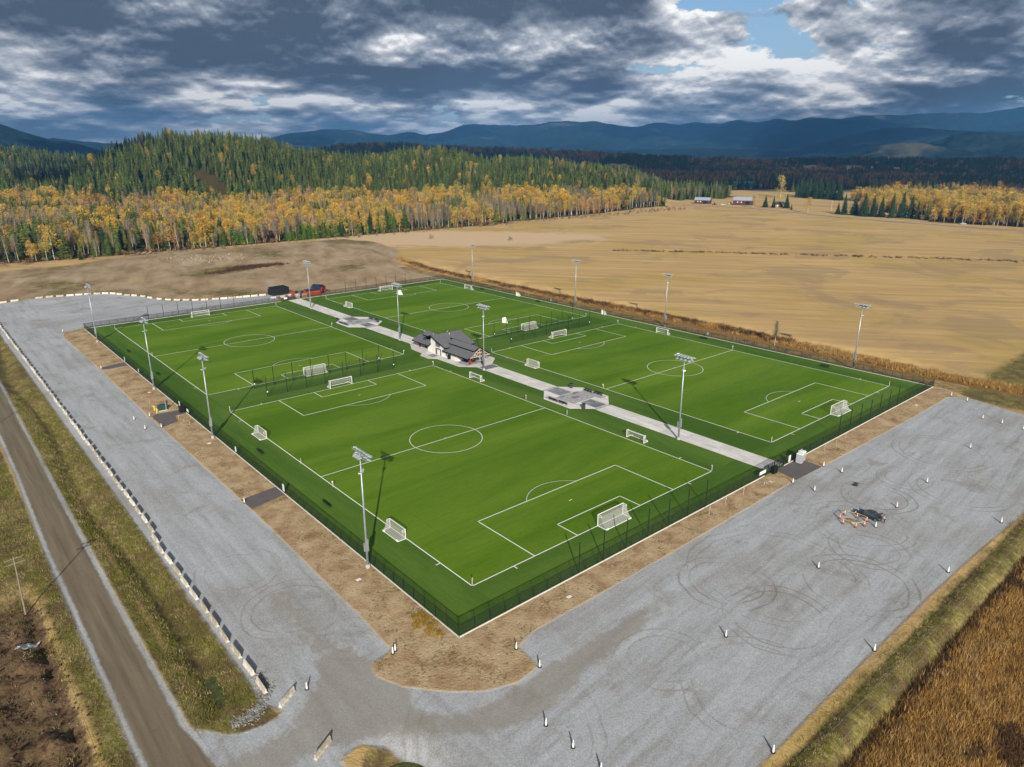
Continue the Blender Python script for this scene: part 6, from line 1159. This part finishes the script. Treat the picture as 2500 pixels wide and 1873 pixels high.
grass('roadside_grass', -66, -52.6, -40, 120, .5, lambda x, y: (rr(x) < np.where(x > -56, .75, .12) + .5 * (y > 42)) & (fbm(x, y, 4, 3, 17) > .36), 92)
grass('bank_grass', 0, 130, -57, -51.6, .45, lambda x, y: (rr(x) < .75) & (fbm(x, y, 3, 3, 18) > .40), 93, (.45, .9))
grass('verge_grass', -18, -9.8, -22, 247, .8, lambda x, y: (rr(x) < sm(x, -14.5, -9.9) * .5 + .10) & (fbm(x, y, 5, 3, 19) > .45), 94, (.35, .75))
grass('verge_grass', -20, 165, -21, -9.4, .7, lambda x, y: (rr(x) < np.where(x < 2, .45, sm(y, -14.5, -9.4) * .22 + .05)) & (fbm(x, y, 4, 3, 20) > .47) & ~((x > 78) & (x < 91)) & (sd_poly(x, y, DIRT) > .5), 95, (.3, .7))
n = 60; hx, hy = rs.normal(-11.2, .9, n), rs.uniform(-7, 0, n); instancer('yellow_weeds', np.stack([hx, hy, np.full(n, -.05)], 1), [tuft(20, .6, .06, 31, ML_YEL, .35)], rs.uniform(0, 6, n), rs.uniform(.5, 1, n), np.zeros(n, int))
# clods and stones on the dug ground at the lower left, rock on the ditch end
def rocks(name, x, y, s, m, lift=.0):
    V = MB(); 
    for i in range(len(x)):
        z = GI(x[i], y[i]) + lift; q = s[i]; V.box((x[i], y[i], z + q * .2), (q, q * rs.uniform(.6, 1.3), q * .7), rs.uniform(0, 3), rs.uniform(.5, .8))
    tag(V.ob(name, m), kind='stuff')
n = 900; x, y = rs.uniform(-64, -54.5, n), rs.uniform(-30, 40, n); rocks('soil_clods', x, y, rs.uniform(.08, .5, n) ** 1.6 + .05, mat('clod', color=(.075, .05, .03), var=.5, vscale=.6))
n = 110; x, y = rs.normal(-57.2, 1.2, n), rs.uniform(5, 40, n); rocks('trench_stones', x, y, rs.uniform(.04, .13, n), mat('pale_stone', color=(.30, .27, .22), var=.3))
n = 700; th = rs.uniform(-1.9, .35, n); r_ = rs.normal(5.4, .55, n); rocks('culvert_rock', -40 + r_ * np.cos(th) * .85, 1.2 + r_ * np.sin(th), rs.uniform(.08, .26, n), mat('rip_rap', color=(.24, .235, .225), var=.4, vscale=1))
n = 380; uu_, vv_ = rs.normal(500, 62, n), rs.normal(634, 7, n); P_ = np.array([on_ground(q, w) for q, w in zip(uu_, vv_)]); rocks('rubble_heaps', P_[:, 0], P_[:, 1], rs.uniform(.2, .85, n) ** 1.6 + .12, mat('heap_rock', color=(.33, .275, .205), var=.35, vscale=.3), -.1)
# brush pile with pale logs by the left wood, felled birch at the wood edge
x, y = on_ground(345, 622); z = GI(x, y); m = MB()
for i in range(90): a = rs.uniform(0, 6.3); p_ = Vector((x + rs.normal(0, 4), y + rs.normal(0, 1.6), z + rs.uniform(0, 1.6))); m.tube(p_, p_ + Vector((math.cos(a) * 2.4, math.sin(a) * 2.4, rs.uniform(-.4, .8))), .12, .05, n=4)
t = thing('brush_pile', 'brown brush and log pile at the foot of the left wood', 'brush pile', (0, 0, 0)); m.ob('branches', mat('dead_wood', color=(.12, .08, .055), var=.3), t)
for dx, a, L in ((-2, .2, 5), (1.5, 1.1, 4), (3, -.5, 4.5), (-3.5, .6, 3)): MB().tube((x + dx, y - 1.5, z + .6), (x + dx + math.cos(a) * L, y - 1.5 + math.sin(a) * L * .4, z + 2.1), .2, .14, n=6).ob('log', mat('log_pale', color=(.55, .45, .34)), t)
a, b = on_ground(1100, 547), on_ground(1138, 541); t = thing('fallen_birch', 'fallen white birch lying at the wood edge on the hay field corner', 'fallen tree', (0, 0, 0)); MB().tube((a[0], a[1], .4), (b[0], b[1], 4.5), .32, .16, n=6).ob('trunk', MBK1, t); MB().tube((a[0] + 14, a[1] - 2, .4), (a[0] + 34, a[1] - 3, .6), .28, .12, n=6).ob('trunk', MBK1, t)
for u, v, s in ((1052, 583, 1.6), (1245, 587, 1.5)): x, y = on_ground(u, v); o = thing('shrub', 'round leafless shrub in the pale grass, ' + ('left' if u < 1100 else 'right') + ' of two', 'shrub', (x, y, GI(x, y))); o.scale = (s * .9,) * 3; link('crown', PROT['shrub'][0][0], o); link('trunk', PROT['shrub'][0][1], o)

# ------------------------------------------------------------------ cloud deck added out of view, shaped from the shade wanted on the far valley
def shade_cloud_deck():
    s = 90; gx, gy = np.meshgrid(np.arange(200, 10500, s), np.arange(-1500, 11500, s)); a_, d_ = polar(gx, gy); n_ = fbm(gx, gy, 1500, 5, 44); n2_ = fbm(gx, gy, 420, 4, 45)
    sh = np.zeros(gx.shape)
    v = (d_ > 1480 + 260 * (n2_ - .5)) & (a_ < R(AZ - 2) + .05 * (n2_ - .5)); sh = np.where(v, 1, sh)                       # valley right of the hills
    v = (d_ > 2150) & (a_ >= R(AZ - 3)); sh = np.where(v, 1, sh)                                                            # ridge behind the hills
    v = (d_ > 1200) & (d_ < 1560) & (a_ > ray(490, 300)[0]) & (a_ < ray(250, 300)[0] + .03 * n2_); sh = np.where(v, 1.0, sh); v = (d_ > 1300) & (d_ < 1900) & (a_ > ray(230, 300)[0]); sh = np.where(v, 1.0, sh)
    sun_ = ((n_ > .585) & (d_ > 3600)) | ((n_ > .50) & (d_ > 5000)); sh = np.where(sun_, 0, sh)                                                                # bright gaps on the mountains
    sh = np.where((a_ < R(AZ + 60)) & (a_ > R(AZ - 60)) & (d_ < 9300), sh, 0)
    H = 1500.; off = (H * SX, H * SY); e = sh > .5
    # thickness swells away from the edges
    th = np.zeros(gx.shape); k = e.astype(float)
    for _ in range(5): k = (k + np.roll(k, 1, 0) + np.roll(k, -1, 0) + np.roll(k, 1, 1) + np.roll(k, -1, 1)) / 5 * e
    th = np.where(e, 20 + 240 * k * (.6 + .9 * fbm(gx, gy, 500, 4, 46)), 0)
    V = MB(); ny, nx = gx.shape; X = gx - off[0] + (fbm(gx, gy, 200, 3, 47) - .5) * 160; Y = gy - off[1] + (fbm(gx, gy, 200, 3, 48) - .5) * 160; keepv = e
    top = H + th; bot = H - th * .25; idx = np.arange(nx * ny).reshape(ny, nx); q = (e[:-1, :-1] & e[1:, :-1] & e[:-1, 1:] & e[1:, 1:]); A, B, C, D = idx[:-1, :-1][q], idx[:-1, 1:][q], idx[1:, 1:][q], idx[1:, :-1][q]; n = nx * ny
    f = np.concatenate([np.stack([A, B, C, D], 1), np.stack([D, C, B, A], 1) + n]); P = np.concatenate([np.stack([X, Y, top], -1).reshape(-1, 3), np.stack([X, Y, bot], -1).reshape(-1, 3)]); u_, inv = np.unique(f, return_inverse=True)
    me = bpy.data.meshes.new('shade_cloud_deck'); me.from_pydata(P[u_].tolist(), [], inv.reshape(f.shape).tolist()); me.materials.append(mat('cloud', color=(.85, .86, .88), rough=1, spec=0)); me.shade_smooth(); tag(link('shade_cloud_deck', me), kind='structure')
shade_cloud_deck()

# ------------------------------------------------------------------ haze in the valley air
hz_m = bpy.data.materials.new('haze'); hz_m.use_nodes = True; t = NT(hz_m.node_tree); t.n.clear(); pv = t.new('ShaderNodeVolumePrincipled'); pv.inputs['Color'].default_value = (.16, .47, .95, 1); pv.inputs['Density'].default_value = HAZE; pv.inputs['Anisotropy'].default_value = .15
o_ = t.new('ShaderNodeOutputMaterial'); t.l.new(pv.outputs[0], o_.inputs['Volume'])
if HAZE > 0:
    b = MB().box((4000, 4500, 258), (15600, 14600, 560)); hz = b.ob('haze', hz_m); tag(hz, kind='stuff')

SC.cycles.use_denoising = True
SC.cycles.volume_bounces = 0
SC.cycles.max_bounces = 6
SC.cycles.diffuse_bounces = 2
SC.cycles.glossy_bounces = 2
SC.cycles.transparent_max_bounces = 12
SC.cycles.sample_clamp_indirect = 4
